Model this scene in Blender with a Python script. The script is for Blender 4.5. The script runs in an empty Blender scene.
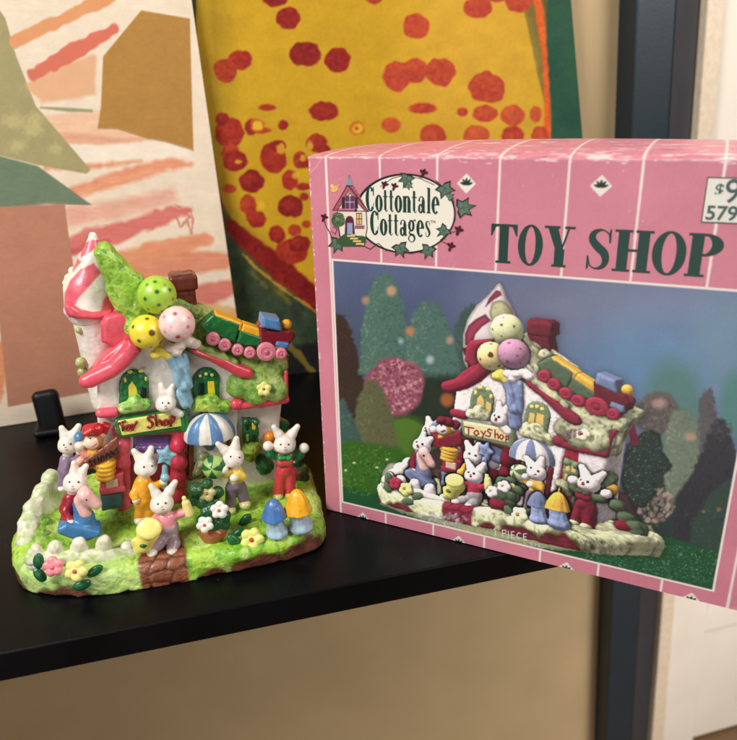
import bpy, math, random
import numpy as np
from mathutils import Vector, Matrix
random.seed(7); RNG = np.random.RandomState(7)
S = bpy.context.scene; COL = S.collection

# ------------------------------------------------------------------ camera, world, lamps, exposure
F_PX, PITCH, ROLL, CAM_H = 692.0, math.radians(20.57), math.radians(-1.43), 0.2594
_cp, _sp = math.cos(PITCH), math.sin(PITCH)
FWD = np.array([0, _cp, -_sp]); _rt = np.array([1., 0, 0]); _up = np.array([0, _sp, _cp])
RT = math.cos(ROLL)*_rt + math.sin(ROLL)*_up; UP = -math.sin(ROLL)*_rt + math.cos(ROLL)*_up
CAM = np.array([0, 0, CAM_H])
cd = bpy.data.cameras.new('camera'); cam = bpy.data.objects.new('camera', cd); COL.objects.link(cam)
cd.sensor_fit = 'HORIZONTAL'; cd.sensor_width = 36.0; cd.lens = F_PX/737*36; cd.clip_start = 0.01; cd.clip_end = 60
M = Matrix.Identity(4)
for i in range(3):
    M[i][0] = RT[i]; M[i][1] = UP[i]; M[i][2] = -FWD[i]; M[i][3] = CAM[i]
cam.matrix_world = M; S.camera = cam
cd.dof.use_dof = True; cd.dof.focus_distance = 0.43; cd.dof.aperture_fstop = 9.0

W = bpy.data.worlds.new('World'); S.world = W; W.use_nodes = True
bg = W.node_tree.nodes['Background']; bg.inputs[0].default_value = (1.0, 0.93, 0.84, 1); bg.inputs[1].default_value = 0.10

def area(name, loc, target, size, power, color):
    l = bpy.data.lights.new(name, 'AREA'); l.shape = 'RECTANGLE'; l.size = size[0]; l.size_y = size[1]; l.energy = power; l.color = color
    o = bpy.data.objects.new(name, l); COL.objects.link(o); o.location = loc
    o.rotation_euler = (Vector(target)-Vector(loc)).to_track_quat('-Z', 'Y').to_euler()
    return o
area('window_light', (-0.75, -0.35, 1.05), (-0.10, 0.42, 0.08), (0.5, 0.6), 21.5, (1.0, 0.97, 0.92))
area('room_or_fill_light', (0.95, 0.10, 0.80), (0.15, 0.42, 0.12), (0.6, 0.5), 11.5, (1.0, 0.93, 0.86))
area('window_light', (0.75, 0.25, -0.30), (0.50, 0.85, -0.45), (0.3, 0.4), 3.2, (1.0, 0.95, 0.9))
area('room_or_fill_light', (-0.30, -0.62, -0.10), (0.12, 0.36, 0.10), (0.7, 0.5), 1.9, (1.0, 0.96, 0.95))  # added unseen lamp, low in front: glare on the box, fill on the figurine
S.view_settings.view_transform = 'Standard'; S.view_settings.look = 'None'
S.view_settings.exposure = 0.0; S.view_settings.gamma = 1
S.cycles.use_denoising = True
S.cycles.max_bounces = 6

# ------------------------------------------------------------------ helpers: pixels of the sketch -> points
def ray(x, y): return RT*(x-368.5)/F_PX - UP*(y-370)/F_PX + FWD
def depth(P): return (np.asarray(P)-CAM) @ FWD
def proj(P):
    d = np.asarray(P)-CAM; z = d @ FWD
    return 368.5+F_PX*(d @ RT)/z, 370-F_PX*(d @ UP)/z
ORG = np.array([-.130, .405, 0]); YAW = math.radians(17)
E1 = np.array([math.cos(YAW), math.sin(YAW), 0]); E2 = np.array([-math.sin(YAW), math.cos(YAW), 0])
def loc(px, py, Y=0.0, Z=None):            # figurine-local millimetres, on the plane local y=Y (or z=Z)
    d = ray(px, py)
    if Z is not None: P = CAM+d*(Z/1000-CAM_H)/d[2]
    else: P = CAM+d*(((ORG+E2*Y/1000-CAM) @ E2)/(d @ E2))
    v = P-ORG; return np.array([v @ E1, v @ E2, v[2]])*1000
def world(l): return ORG+(E1*l[0]+E2*l[1])/1000+np.array([0, 0, l[2]/1000])
def mm(px, l): return px*depth(world(l))/F_PX*1000
VIEW = np.array([(-FWD) @ E1, (-FWD) @ E2, -FWD[2]])    # figurine-local direction towards the viewer
RTL = np.array([RT @ E1, RT @ E2, RT[2]]); UPL = np.array([UP @ E1, UP @ E2, UP[2]])

def lin(c):
    c = np.asarray(c, float)/255.0
    return np.where(c <= 0.04045, c/12.92, ((c+0.055)/1.055)**2.4)

def _hash(i, j, k):
    n = (i*374761393+j*668265263+k*1274126177) & 0x7fffffff
    n = ((n ^ (n >> 13))*1103515245+12345) & 0x7fffffff
    return ((n ^ (n >> 16)) & 0xffff)/65535.0
def noise(P):
    P = np.asarray(P, float); f = np.floor(P).astype(np.int64); t = P-f; t = t*t*(3-2*t)
    r = 0
    for a in (0, 1):
        for b in (0, 1):
            for c in (0, 1):
                w = (t[..., 0] if a else 1-t[..., 0])*(t[..., 1] if b else 1-t[..., 1])*(t[..., 2] if c else 1-t[..., 2])
                r = r+w*_hash(f[..., 0]+a, f[..., 1]+b, f[..., 2]+c)
    return r*2-1
def fbm(P, o=3):
    r = 0; a = 1.0
    for i in range(o): r = r+a*noise(P*(2**i)+i*17.3); a *= .5
    return r
def noise2(x, y, s): return noise(np.stack([x/s, y/s, np.zeros_like(x)+.5], -1))

# ------------------------------------------------------------------ materials
def mat(name, rough=.4, color=None, attr=True, coat=0.0, bump=None, mottling=.12, mscale=150, spec=.5):
    m = bpy.data.materials.new(name); m.use_nodes = True; nt = m.node_tree; b = nt.nodes['Principled BSDF']
    b.inputs['Roughness'].default_value = rough; b.inputs['Coat Weight'].default_value = coat; b.inputs['Coat Roughness'].default_value = .12
    b.inputs['Specular IOR Level'].default_value = spec
    tc = nt.nodes.new('ShaderNodeTexCoord'); nz = nt.nodes.new('ShaderNodeTexNoise'); nz.inputs['Scale'].default_value = mscale; nz.inputs['Detail'].default_value = 4
    nt.links.new(tc.outputs['Object'], nz.inputs['Vector'])
    mr = nt.nodes.new('ShaderNodeMapRange'); mr.inputs['From Min'].default_value = .3; mr.inputs['From Max'].default_value = .7
    mr.inputs['To Min'].default_value = 1-mottling; mr.inputs['To Max'].default_value = 1+mottling*.6
    nt.links.new(nz.outputs['Fac'], mr.inputs['Value'])
    mx = nt.nodes.new('ShaderNodeMix'); mx.data_type = 'RGBA'; mx.blend_type = 'MULTIPLY'; mx.inputs['Factor'].default_value = 1
    if attr:
        a = nt.nodes.new('ShaderNodeAttribute'); a.attribute_name = 'Col'; nt.links.new(a.outputs['Color'], mx.inputs[6])
    else: mx.inputs[6].default_value = (*lin(color), 1)
    nt.links.new(mr.outputs['Result'], mx.inputs[7]); nt.links.new(mx.outputs[2], b.inputs['Base Color'])
    if bump:
        n2 = nt.nodes.new('ShaderNodeTexNoise'); n2.inputs['Scale'].default_value = bump[0]; n2.inputs['Detail'].default_value = 3
        nt.links.new(tc.outputs['Object'], n2.inputs['Vector']); bp = nt.nodes.new('ShaderNodeBump'); bp.inputs['Strength'].default_value = bump[1]; bp.inputs['Distance'].default_value = .001
        nt.links.new(n2.outputs['Fac'], bp.inputs['Height']); nt.links.new(bp.outputs['Normal'], b.inputs['Normal'])
    return m
CERAMIC = mat('painted_ceramic', .36, coat=.25, bump=(380, .26), mottling=.13, mscale=210)
ROUGHCER = mat('textured_ceramic', .40, coat=.2, bump=(520, .75), mottling=.16, mscale=300)
CARD = mat('printed_card', .36, bump=(60, .12), mottling=.04, mscale=40, spec=.4)
PAPER = mat('matte_paint', .7, bump=(500, .15), mottling=.05, mscale=60, spec=.25)
INK = mat('green_ink', .4, color=(14, 60, 50), attr=False, mottling=.08)
INKW = mat('white_ink', .4, color=(225, 220, 215), attr=False, mottling=.05)
INKG = mat('grey_green_ink', .45, color=(70, 95, 95), attr=False, mottling=.08)
BLACK = mat('black_lacquer', .30, color=(6, 7, 10), attr=False, mottling=.25, mscale=25, bump=(900, .08), spec=.16)
def dusty(m, amount=.16):
    nt = m.node_tree; b = nt.nodes['Principled BSDF']; tc = nt.nodes.new('ShaderNodeTexCoord'); vo = nt.nodes.new('ShaderNodeTexVoronoi'); vo.inputs['Scale'].default_value = 170; vo.inputs['Randomness'].default_value = 1
    nt.links.new(tc.outputs['Object'], vo.inputs['Vector']); nz = nt.nodes.new('ShaderNodeTexNoise'); nz.inputs['Scale'].default_value = 38; nt.links.new(tc.outputs['Object'], nz.inputs['Vector'])
    mr = nt.nodes.new('ShaderNodeMapRange'); mr.inputs['From Min'].default_value = .0; mr.inputs['From Max'].default_value = .085; mr.inputs['To Min'].default_value = 1; mr.inputs['To Max'].default_value = 0; nt.links.new(vo.outputs['Distance'], mr.inputs['Value'])
    m2 = nt.nodes.new('ShaderNodeMapRange'); m2.inputs['From Min'].default_value = .60; m2.inputs['From Max'].default_value = .68; nt.links.new(nz.outputs['Fac'], m2.inputs['Value'])
    mu = nt.nodes.new('ShaderNodeMath'); mu.operation = 'MULTIPLY'; nt.links.new(mr.outputs['Result'], mu.inputs[0]); nt.links.new(m2.outputs['Result'], mu.inputs[1])
    src = b.inputs['Base Color'].links[0].from_socket; mx = nt.nodes.new('ShaderNodeMix'); mx.data_type = 'RGBA'; nt.links.new(mu.outputs[0], mx.inputs['Factor']); nt.links.new(src, mx.inputs[6]); mx.inputs[7].default_value = (amount, amount, amount*.95, 1); nt.links.new(mx.outputs[2], b.inputs['Base Color'])
    r2 = nt.nodes.new('ShaderNodeTexNoise'); r2.inputs['Scale'].default_value = 7; r2.inputs['Detail'].default_value = 6; r2.inputs['Distortion'].default_value = 1.5; nt.links.new(tc.outputs['Object'], r2.inputs['Vector']); m3 = nt.nodes.new('ShaderNodeMapRange'); m3.inputs['To Min'].default_value = .2; m3.inputs['To Max'].default_value = .5; nt.links.new(r2.outputs['Fac'], m3.inputs['Value']); nt.links.new(m3.outputs['Result'], b.inputs['Roughness'])
dusty(BLACK)
BLACKP = mat('black_plastic', .45, color=(12, 13, 16), attr=False, mottling=.15, spec=.3)

# ------------------------------------------------------------------ object helpers
REC = None
def link(name, verts, faces, material, parent=None, cols=None, smooth=True, label=None):
    me = bpy.data.meshes.new(name)
    v = np.asarray(verts, float); me.vertices.add(len(v)); me.vertices.foreach_set('co', v.ravel())
    if isinstance(faces, np.ndarray):
        n = len(faces); k = faces.shape[1]
        me.loops.add(n*k); me.loops.foreach_set('vertex_index', faces.ravel().astype(np.int32))
        me.polygons.add(n); me.polygons.foreach_set('loop_start', np.arange(0, n*k, k, dtype=np.int32))
        me.polygons.foreach_set('loop_total', np.full(n, k, dtype=np.int32))
    else:
        tot = [len(f) for f in faces]; flat = [i for f in faces for i in f]
        me.loops.add(len(flat)); me.loops.foreach_set('vertex_index', flat)
        me.polygons.add(len(faces)); me.polygons.foreach_set('loop_start', list(np.cumsum([0]+tot[:-1]))); me.polygons.foreach_set('loop_total', tot)
    me.polygons.foreach_set('use_smooth', [smooth]*len(me.polygons))
    me.update(calc_edges=True); me.validate()
    if cols is not None:
        at = me.color_attributes.new('Col', 'FLOAT_COLOR', 'POINT')
        c = np.ones((len(v), 4)); c[:, :3] = cols; at.data.foreach_set('color', c.ravel())
    if REC is not None and cols is not None: REC.append((name, v*1000, np.array(cols), me, parent.name if parent else ''))
    me.materials.append(material)
    o = bpy.data.objects.new(name, me); COL.objects.link(o)
    if parent: o.parent = parent
    if label: o['label'] = label
    return o
def tag(o, label, cat, group=None, kind=None):
    if label: o['label'] = label
    if cat: o['category'] = cat
    if group: o['group'] = group
    if kind: o['kind'] = kind
    return o
def empty(name, l, rz=0):
    o = bpy.data.objects.new(name, None); COL.objects.link(o); o.location = l; o.rotation_euler = (0, 0, rz); o.empty_display_size = .02
    return o

# ------------------------------------------------------------------ signed distance solids, meshed with surface nets
def rotm(rx=0, ry=0, rz=0):
    return np.array(Matrix.Rotation(math.radians(rz), 3, 'Z') @ Matrix.Rotation(math.radians(ry), 3, 'Y') @ Matrix.Rotation(math.radians(rx), 3, 'X'))
def EL(c, r, col=None, rot=None):
    c = np.asarray(c, float); r = np.asarray(r, float)*np.ones(3); m = rotm(*rot) if rot else None
    def f(P):
        q = P-c
        if m is not None: q = q @ m
        k0 = np.sqrt(((q/r)**2).sum(-1)); k1 = np.sqrt(((q/(r*r))**2).sum(-1))+1e-9
        return k0*(k0-1)/k1
    R = r.max(); return (f, c-R, c+R, col)
def CP(a, b, ra, rb, col=None):
    a = np.asarray(a, float); b = np.asarray(b, float); ab = b-a; L2 = ab @ ab+1e-9; R = max(ra, rb)
    def f(P):
        t = np.clip(((P-a) @ ab)/L2, 0, 1); q = P-a-t[..., None]*ab
        return np.sqrt((q*q).sum(-1))-(ra+t*(rb-ra))
    return (f, np.minimum(a, b)-R, np.maximum(a, b)+R, col)
def BX(c, half, rad, col=None, rot=None):
    c = np.asarray(c, float); hf = np.asarray(half, float); m = rotm(*rot) if rot else np.eye(3); h2 = np.maximum(hf-rad, 0.05)
    def f(P):
        q = np.abs((P-c) @ m)-h2
        return np.sqrt((np.maximum(q, 0)**2).sum(-1))+np.minimum(q.max(-1), 0)-rad
    R = np.abs(m) @ hf; return (f, c-R, c+R, col)
def TO(c, R, r, col=None, rot=None):       # torus, axis = local y
    c = np.asarray(c, float); m = rotm(*rot) if rot else np.eye(3)
    def f(P):
        q = (P-c) @ m; a = np.sqrt(q[..., 0]**2+q[..., 2]**2)-R
        return np.sqrt(a*a+q[..., 1]**2)-r
    return (f, c-R-r, c+R+r, col)
def CY(c, r, h, rad, col=None, rot=None):  # disc, axis = local y, h = half depth
    c = np.asarray(c, float); m = rotm(*rot) if rot else np.eye(3)
    def f(P):
        q = (P-c) @ m; a = np.sqrt(q[..., 0]**2+q[..., 2]**2)-(r-rad); b = np.abs(q[..., 1])-(h-rad)
        return np.minimum(np.maximum(a, b), 0)+np.sqrt(np.maximum(a, 0)**2+np.maximum(b, 0)**2)-rad
    R = max(r, h)+1; return (f, c-R, c+R, col)
def sdpoly(x, y, pts):
    pts = np.asarray(pts, float); d = np.full(x.shape, 1e18); s = np.ones(x.shape); n = len(pts)
    for i in range(n):
        a = pts[i]; b = pts[i-1]; e = b-a; wx = x-a[0]; wy = y-a[1]
        t = np.clip((wx*e[0]+wy*e[1])/(e @ e+1e-12), 0, 1); d = np.minimum(d, (wx-e[0]*t)**2+(wy-e[1]*t)**2)
        c1 = y >= a[1]; c2 = y < b[1]; c3 = e[0]*wy > e[1]*wx
        s = np.where((c1 & c2 & c3) | (~c1 & ~c2 & ~c3), -s, s)
    return s*np.sqrt(d)
def PR(pts, y0, y1, rad, col=None):        # x-z polygon extruded along y, rounded
    pts = np.asarray(pts, float); cy = (y0+y1)/2; hy = abs(y1-y0)/2
    def f(P):
        a = sdpoly(P[..., 0], P[..., 2], pts)+rad; b = np.abs(P[..., 1]-cy)-(hy-rad)
        return np.minimum(np.maximum(a, b), 0)+np.sqrt(np.maximum(a, 0)**2+np.maximum(b, 0)**2)-rad
    lo = np.array([pts[:, 0].min(), cy-hy, pts[:, 1].min()]); hi = np.array([pts[:, 0].max(), cy+hy, pts[:, 1].max()])
    return (f, lo, hi, col)
def snet(f, lo, hi, h):
    lo = np.asarray(lo, float)-1.6*h; n = np.ceil((np.asarray(hi)-lo)/h).astype(int)+3
    ax = [lo[i]+h*np.arange(n[i]) for i in range(3)]
    V = np.empty(n)
    step = max(1, int(400000/(n[1]*n[2])))
    for i in range(0, n[0], step):
        X, Y, Z = np.meshgrid(ax[0][i:i+step], ax[1], ax[2], indexing='ij'); V[i:i+step] = f(np.stack([X, Y, Z], -1))
    s = V < 0
    cs = [(a, b, c) for a in (0, 1) for b in (0, 1) for c in (0, 1)]
    cnt = sum(s[a:n[0]-1+a, b:n[1]-1+b, c:n[2]-1+c].astype(np.int8) for a, b, c in cs)
    I, J, K = np.nonzero((cnt > 0) & (cnt < 8)); idx = -np.ones(cnt.shape, int); idx[I, J, K] = np.arange(len(I))
    acc = np.zeros((len(I), 3)); num = np.zeros(len(I))
    for a in cs:
        for b in cs:
            if sum(abs(a[i]-b[i]) for i in range(3)) == 1 and a < b:
                v0 = V[I+a[0], J+a[1], K+a[2]]; v1 = V[I+b[0], J+b[1], K+b[2]]; m = (v0 < 0) != (v1 < 0)
                t = np.where(m, v0/(v0-v1+1e-12), 0); A = np.array(a, float); B = np.array(b, float)
                acc += np.where(m[:, None], A+t[:, None]*(B-A), 0); num += m
    Pv = lo+h*(np.stack([I, J, K], -1)+acc/num[:, None])
    Fc = []
    for d in range(3):
        sl0 = [slice(1, -1)]*3; sl1 = list(sl0); sl0[d] = slice(0, -1); sl1[d] = slice(1, None)
        A = s[tuple(sl0)]; B = s[tuple(sl1)]; i = np.array(np.nonzero(A != B)).T; off = np.ones(3, int); off[d] = 0; i = i+off
        u, w = [(1, 2), (2, 0), (0, 1)][d]; du = np.eye(3, dtype=int)[u]; dw = np.eye(3, dtype=int)[w]
        g = lambda q: idx[q[:, 0], q[:, 1], q[:, 2]]
        q = np.stack([g(i-du-dw), g(i-dw), g(i), g(i-du)], -1)
        inside = s[i[:, 0], i[:, 1], i[:, 2]]
        q[~inside] = q[~inside][:, ::-1]; Fc.append(q)
    return Pv, np.concatenate(Fc)
def sdf(name, prims, parent, vox=.7, k=1.0, disp=None, colf=None, col=None, material=None, label=None, keep=None):
    lo = np.min([p[1] for p in prims], 0)-1.5; hi = np.max([p[2] for p in prims], 0)+1.5
    def f(P):
        d = prims[0][0](P)
        for p in prims[1:]:
            e = p[0](P)
            if k > 0:
                hh = np.clip(.5+.5*(e-d)/k, 0, 1); d = e+(d-e)*hh-k*hh*(1-hh)
            else: d = np.minimum(d, e)
        if disp: d = d+disp(P)
        if keep: d = np.maximum(d, keep(P))
        return d
    v, fc = snet(f, lo, hi, vox)
    if colf: c = colf(v)
    elif col is not None: c = np.tile(lin(col), (len(v), 1))
    else:
        D = np.stack([p[0](v) for p in prims]); c = np.array([lin(p[3]) for p in prims])[D.argmin(0)]
    return link(name, v/1000, fc, material or CERAMIC, parent, c, True, label)
def sph(name, c, r, col, parent, dots=(), dotc=None, seg=24, rot=None, label=None):   # smooth painted ball, optional round dots (direction, angular radius)
    r = np.asarray(r, float)*np.ones(3); n2 = seg*2; V = []; Fc = []
    for i in range(seg+1):
        th = math.pi*i/seg
        for j in range(n2): ph = 2*math.pi*j/n2; V.append((math.sin(th)*math.cos(ph), math.sin(th)*math.sin(ph), math.cos(th)))
    for i in range(seg):
        for j in range(n2): a = i*n2+j; b = i*n2+(j+1) % n2; Fc.append((a, a+n2, b+n2, b))
    V = np.array(V); C = np.tile(lin(col), (len(V), 1))
    for d, a in dots:
        d = np.asarray(d, float); d /= np.linalg.norm(d); w = np.clip((V @ d-math.cos(a))/0.01+.5, 0, 1)[:, None]; C = C*(1-w)+lin(dotc)*w
    P = V*r
    if rot: P = P @ rotm(*rot).T
    return link(name, (P+np.asarray(c))/1000, np.array(Fc), CERAMIC, parent, C, True, label)
def hit(c, r, px, py):                     # the point of the ball (c, r) seen at px, py
    d = ray(px, py); d = np.array([d @ E1, d @ E2, d[2]]); d /= np.linalg.norm(d); o = CAM-ORG; o = np.array([o @ E1, o @ E2, o[2]])*1000
    q = (o-np.asarray(c)); r = np.asarray(r, float)*np.ones(3); qq = q/r; dd = d/r
    A = dd @ dd; B = qq @ dd; Cc = qq @ qq-1; D = B*B-A*Cc
    t = (-B-math.sqrt(max(D, 0)))/A; return o+d*t
def tube(pts, r, seg=8):                   # verts, faces of a tube through pts (mm)
    pts = [np.asarray(p, float) for p in pts]; V = []; Fc = []; n = len(pts)
    for i, p in enumerate(pts):
        t = pts[min(i+1, n-1)]-pts[max(i-1, 0)]; t /= np.linalg.norm(t)+1e-9
        a = np.cross(t, VIEW); a /= np.linalg.norm(a)+1e-9; b = np.cross(t, a); ri = r[i] if hasattr(r, '__len__') else r
        for j in range(seg): w = 2*math.pi*j/seg; V.append(p+(a*math.cos(w)+b*math.sin(w))*ri)
    for i in range(n-1):
        for j in range(seg): a = i*seg+j; b = i*seg+(j+1) % seg; Fc.append((a, b, b+seg, a+seg))
    Fc.append(tuple(range(seg))[::-1]); Fc.append(tuple(range((n-1)*seg, n*seg)))
    return V, Fc
def tubes(name, lines, r, col, parent, label=None):
    V = []; Fc = []
    for L_ in lines:
        v, f = tube(L_, r); o = len(V); V += v; Fc += [tuple(i+o for i in q) for q in f]
    return link(name, np.array(V)/1000, Fc, CERAMIC, parent, np.tile(lin(col), (len(V), 1)), True, label)

# ------------------------------------------------------------------ flat painting on a grid of coloured vertices
class Pic:
    def __init__(s, X, Y, base):
        s.vol = 0; s.X = X; s.Y = Y; s.C = np.zeros(X.shape+(3,))+np.array(base, float); s.A = np.zeros(X.shape)
    def _mix(s, m, a, col):
        s.C[m] = s.C[m]*(1-a[:, None])+np.asarray(col, float)*a[:, None]; s.A[m] = np.maximum(s.A[m], a)
    def _sd(s, m, d, soft, col, op):
        col = np.asarray(col, float)
        if s.vol:
            s._mix(m, np.clip(1-d/2.2, 0, 1)**2*.30*s.vol*(d > 0)*op, (30, 20, 26))
            k = (.72+.36*np.clip(-d/3.2, 0, 1))[:, None]; a = np.clip(.5-d/soft, 0, 1)*op
            s.C[m] = s.C[m]*(1-a[:, None])+np.clip(col*k, 0, 255)*a[:, None]; s.A[m] = np.maximum(s.A[m], a)
        else: s._mix(m, np.clip(.5-d/soft, 0, 1)*op, col)
    def _box(s, x0, y0, x1, y1): return np.nonzero((s.X > x0) & (s.X < x1) & (s.Y > y0) & (s.Y < y1))
    def ell(s, cx, cy, rx, ry, col, rot=0, soft=.9, rag=0, op=1.0):
        R = max(rx, ry)*(1+rag)+soft*2+2.5*s.vol; m = s._box(cx-R, cy-R, cx+R, cy+R); x = s.X[m]-cx; y = s.Y[m]-cy
        c, n = math.cos(math.radians(rot)), math.sin(math.radians(rot)); u = (x*c+y*n)/rx; v = (-x*n+y*c)/ry
        k = np.sqrt(u*u+v*v)
        if rag: k = k+rag*noise2(s.X[m]+cx*3, s.Y[m], max(2, min(rx, ry)*.45))
        s._sd(m, (k-1)*min(rx, ry), soft, col, op)
    def poly(s, pts, col, soft=.9, rag=0, rs=4, op=1.0):
        p = np.asarray(pts, float); R = soft*2+rag+2.5*s.vol; m = s._box(p[:, 0].min()-R, p[:, 1].min()-R, p[:, 0].max()+R, p[:, 1].max()+R)
        if not len(m[0]): return
        d = sdpoly(s.X[m], s.Y[m], p)
        if rag: d = d+rag*noise2(s.X[m], s.Y[m], rs)
        s._sd(m, d, soft, col, op)
    def line(s, pts, w, col, soft=.9, rag=0, rs=4, op=1.0):
        p = np.asarray(pts, float); w = np.asarray(w, float)*np.ones(len(p)); R = w.max()+soft*2+rag+2.5*s.vol
        m = s._box(p[:, 0].min()-R, p[:, 1].min()-R, p[:, 0].max()+R, p[:, 1].max()+R)
        if not len(m[0]): return
        x = s.X[m]; y = s.Y[m]; d = np.full(x.shape, 1e9)
        for i in range(len(p)-1):
            a = p[i]; e = p[i+1]-a; t = np.clip(((x-a[0])*e[0]+(y-a[1])*e[1])/(e @ e+1e-9), 0, 1)
            d = np.minimum(d, np.hypot(x-a[0]-e[0]*t, y-a[1]-e[1]*t)-(w[i]+t*(w[i+1]-w[i]))/2)
        if rag: d = d+rag*noise2(x, y, rs)
        s._sd(m, d, soft, col, op)
    def dabs(s, cx, cy, rx, ry, cols, n, size, op=.8, inside=None):
        v0 = s.vol; s.vol = 0
        for i in range(n):
            while 1:
                u, v = random.uniform(-1, 1), random.uniform(-1, 1)
                if u*u+v*v < 1: break
            x, y = cx+u*rx, cy+v*ry
            if inside is not None and sdpoly(np.array([x]), np.array([y]), inside)[0] > 0: continue
            z = size*random.uniform(.6, 1.3); s.ell(x, y, z, z*random.uniform(.5, 1), random.choice(cols), random.uniform(0, 180), .9, op=op*random.uniform(.5, 1))
        s.vol = v0
def fr(ox, oy, k): return lambda *p: [(ox+p[i]/k, oy+p[i+1]/k) for i in range(0, len(p), 2)]
def grid_mesh(name, O, ux, uz, u0, u1, z0, z1, st, paint, material, parent, off=0.0, mask=False, bend=None):
    """flat sheet through O spanned by ux, uz; paint(X, Y, U, Z) -> Pic"""
    nu = int((u1-u0)/st)+2; nz = int((z1-z0)/st)+2
    U, Z = np.meshgrid(np.linspace(u0, u1, nu), np.linspace(z0, z1, nz), indexing='ij')
    nrm = np.cross(ux, uz)
    P = O+U[..., None]*ux+Z[..., None]*uz+nrm*off
    X, Y = proj(P); pic = paint(X, Y, U, Z)
    C = lin(np.clip(pic.C, 0, 255)).reshape(-1, 3)
    i = np.arange(nu*nz).reshape(nu, nz); F = np.stack([i[:-1, :-1], i[1:, :-1], i[1:, 1:], i[:-1, 1:]], -1).reshape(-1, 4)
    P = P.reshape(-1, 3)
    if mask:
        a = pic.A.reshape(-1) > .5; keepf = a[F].any(1); F = F[keepf]; used = np.unique(F); mp = -np.ones(len(P), int); mp[used] = np.arange(len(used)); F = mp[F]; P = P[used]; C = C[used]
    return P, F, C

def curve(pts, n=8):                       # Catmull-Rom through (x, y, width)
    p = [np.array(q, float) for q in pts]; p = [2*p[0]-p[1]]+p+[2*p[-1]-p[-2]]; out = []
    for i in range(1, len(p)-2):
        for k in range(n):
            t = k/n; out.append(.5*(2*p[i]+(p[i+1]-p[i-1])*t+(2*p[i-1]-5*p[i]+4*p[i+1]-p[i+2])*t*t+(3*p[i]-p[i-1]-3*p[i+1]+p[i+2])*t**3))
    out.append(p[-2]); return out

# ------------------------------------------------------------------ the setting
A15 = math.radians(15); WE = np.array([math.cos(A15), math.sin(A15), 0]); WM = np.array([-math.sin(A15), math.cos(A15), 0])
W0 = np.array([-.067, .725, 0]); UZ = np.array([0, 0, 1.])
def wpt(s, z, off=0.0): return W0+WE*s+WM*off+UZ*z           # off < 0 is towards the room
def prism(name, pts, z0, z1, material, parent=None, bevel=0.0, skew=None, label=None):
    """pts = (s, off) section on the wall, swept from z0 to z1; skew(z) -> sideways shift"""
    n = len(pts); V = []
    for z in (z0, z1):
        for (s, o) in pts: V.append(wpt(s+(skew(z) if skew else 0), z, o))
    Fc = [tuple(range(n))[::-1], tuple(range(n, 2*n))]+[(i, (i+1) % n, (i+1) % n+n, i+n) for i in range(n)]
    o = link(name, V, Fc, material, parent, None, False, label)
    if bevel: b = o.modifiers.new('b', 'BEVEL'); b.width = bevel; b.segments = 3; b.limit_method = 'ANGLE'
    return o
WALLM = mat('tan_wall_paint', .75, color=(196, 172, 132), attr=False, mottling=.08, mscale=9, bump=(260, .25), spec=.2)
CREAM = mat('cream_wood_paint', .5, color=(236, 228, 214), attr=False, mottling=.05, mscale=12, bump=(120, .1))
TEAL = mat('dark_teal_paint', .45, color=(26, 42, 52), attr=False, mottling=.12, mscale=20, bump=(300, .12))
FLOORM = mat('floor_boards', .5, color=(120, 92, 64), attr=False, mottling=.3, mscale=6)
tag(prism('wall', [(-1.6, 0), (1.6, 0), (1.6, .08), (-1.6, .08)], -.76, 1.3, WALLM), None, None, kind='structure')
fl = link('floor', [(-3, -2, -.762), (3, -2, -.762), (3, 3, -.762), (-3, 3, -.762)], [(0, 1, 2, 3)], FLOORM, None, None, False); fl['kind'] = 'structure'
# black shelf top: front edge runs parallel to the wall
SF = -.3325-.0338-.0241
sh = prism('black_shelf', [(-1.0, SF), (.60, SF), (.60, -.004), (-1.0, -.004)], -.0185, 0, BLACK, bevel=.0012)
tag(sh, 'glossy black shelf top with a straight front edge, carrying the toy shop and the box', 'shelf')
# dark post and cream door beside it, right of the shelf wall
d0 = .035
sk = lambda z: .0075-.0752*(z-.257)
pl_ = empty('door_post', wpt(.36, -.76, -.02))
def rel(o, root):
    me = o.data; off = np.array(root.location)
    co = np.empty(len(me.vertices)*3); me.vertices.foreach_get('co', co); co = co.reshape(-1, 3)-off; me.vertices.foreach_set('co', co.ravel()); me.update(); o.parent = root
rel(prism('front_board', [(.352, -.032), (.399, -.032), (.399, 0), (.352, 0)], -.755, 1.2, TEAL, skew=sk, bevel=.002), pl_)
TEAL2 = mat('grey_teal_paint', .5, color=(52, 54, 60), attr=False, mottling=.12, mscale=20, bump=(300, .12))
rel(prism('side_board', [(.4005, -.030), (.444, -.012), (.444, 0), (.4005, 0)], -.755, 1.2, TEAL2, skew=sk, bevel=.0015), pl_)
tag(pl_, 'dark teal painted post standing behind the pink box, leaning slightly', 'post')
dr = empty('panelled_door', wpt(.60, -.76, -.02))
rel(prism('casing', [(.4455, -.022), (.468, -.022), (.468, 0), (.4455, 0)], -.755, 1.2, mat('cream_casing', .5, color=(226, 208, 184), attr=False), skew=sk, bevel=.002), dr)
rel(prism('stile', [(.4695, -.014), (.535, -.014), (.535, 0), (.4695, 0)], -.755, 1.2, CREAM, skew=sk, bevel=.002), dr)
rel(prism('rail', [(.5365, -.014), (1.05, -.014), (1.05, 0), (.5365, 0)], -.52, -.432, CREAM, skew=lambda z: sk(-.45), bevel=.004), dr)
rel(prism('panel', [(.5365, -.006), (1.05, -.006), (1.05, 0), (.5365, 0)], -.755, -.5215, CREAM, skew=lambda z: sk(-.45)), dr)
rel(prism('panel', [(.5365, -.006), (1.05, -.006), (1.05, 0), (.5365, 0)], -.4305, 1.2, CREAM, skew=lambda z: sk(-.45)), dr)
tag(dr, 'cream white panelled door at the right behind the dark post', 'door')

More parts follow.
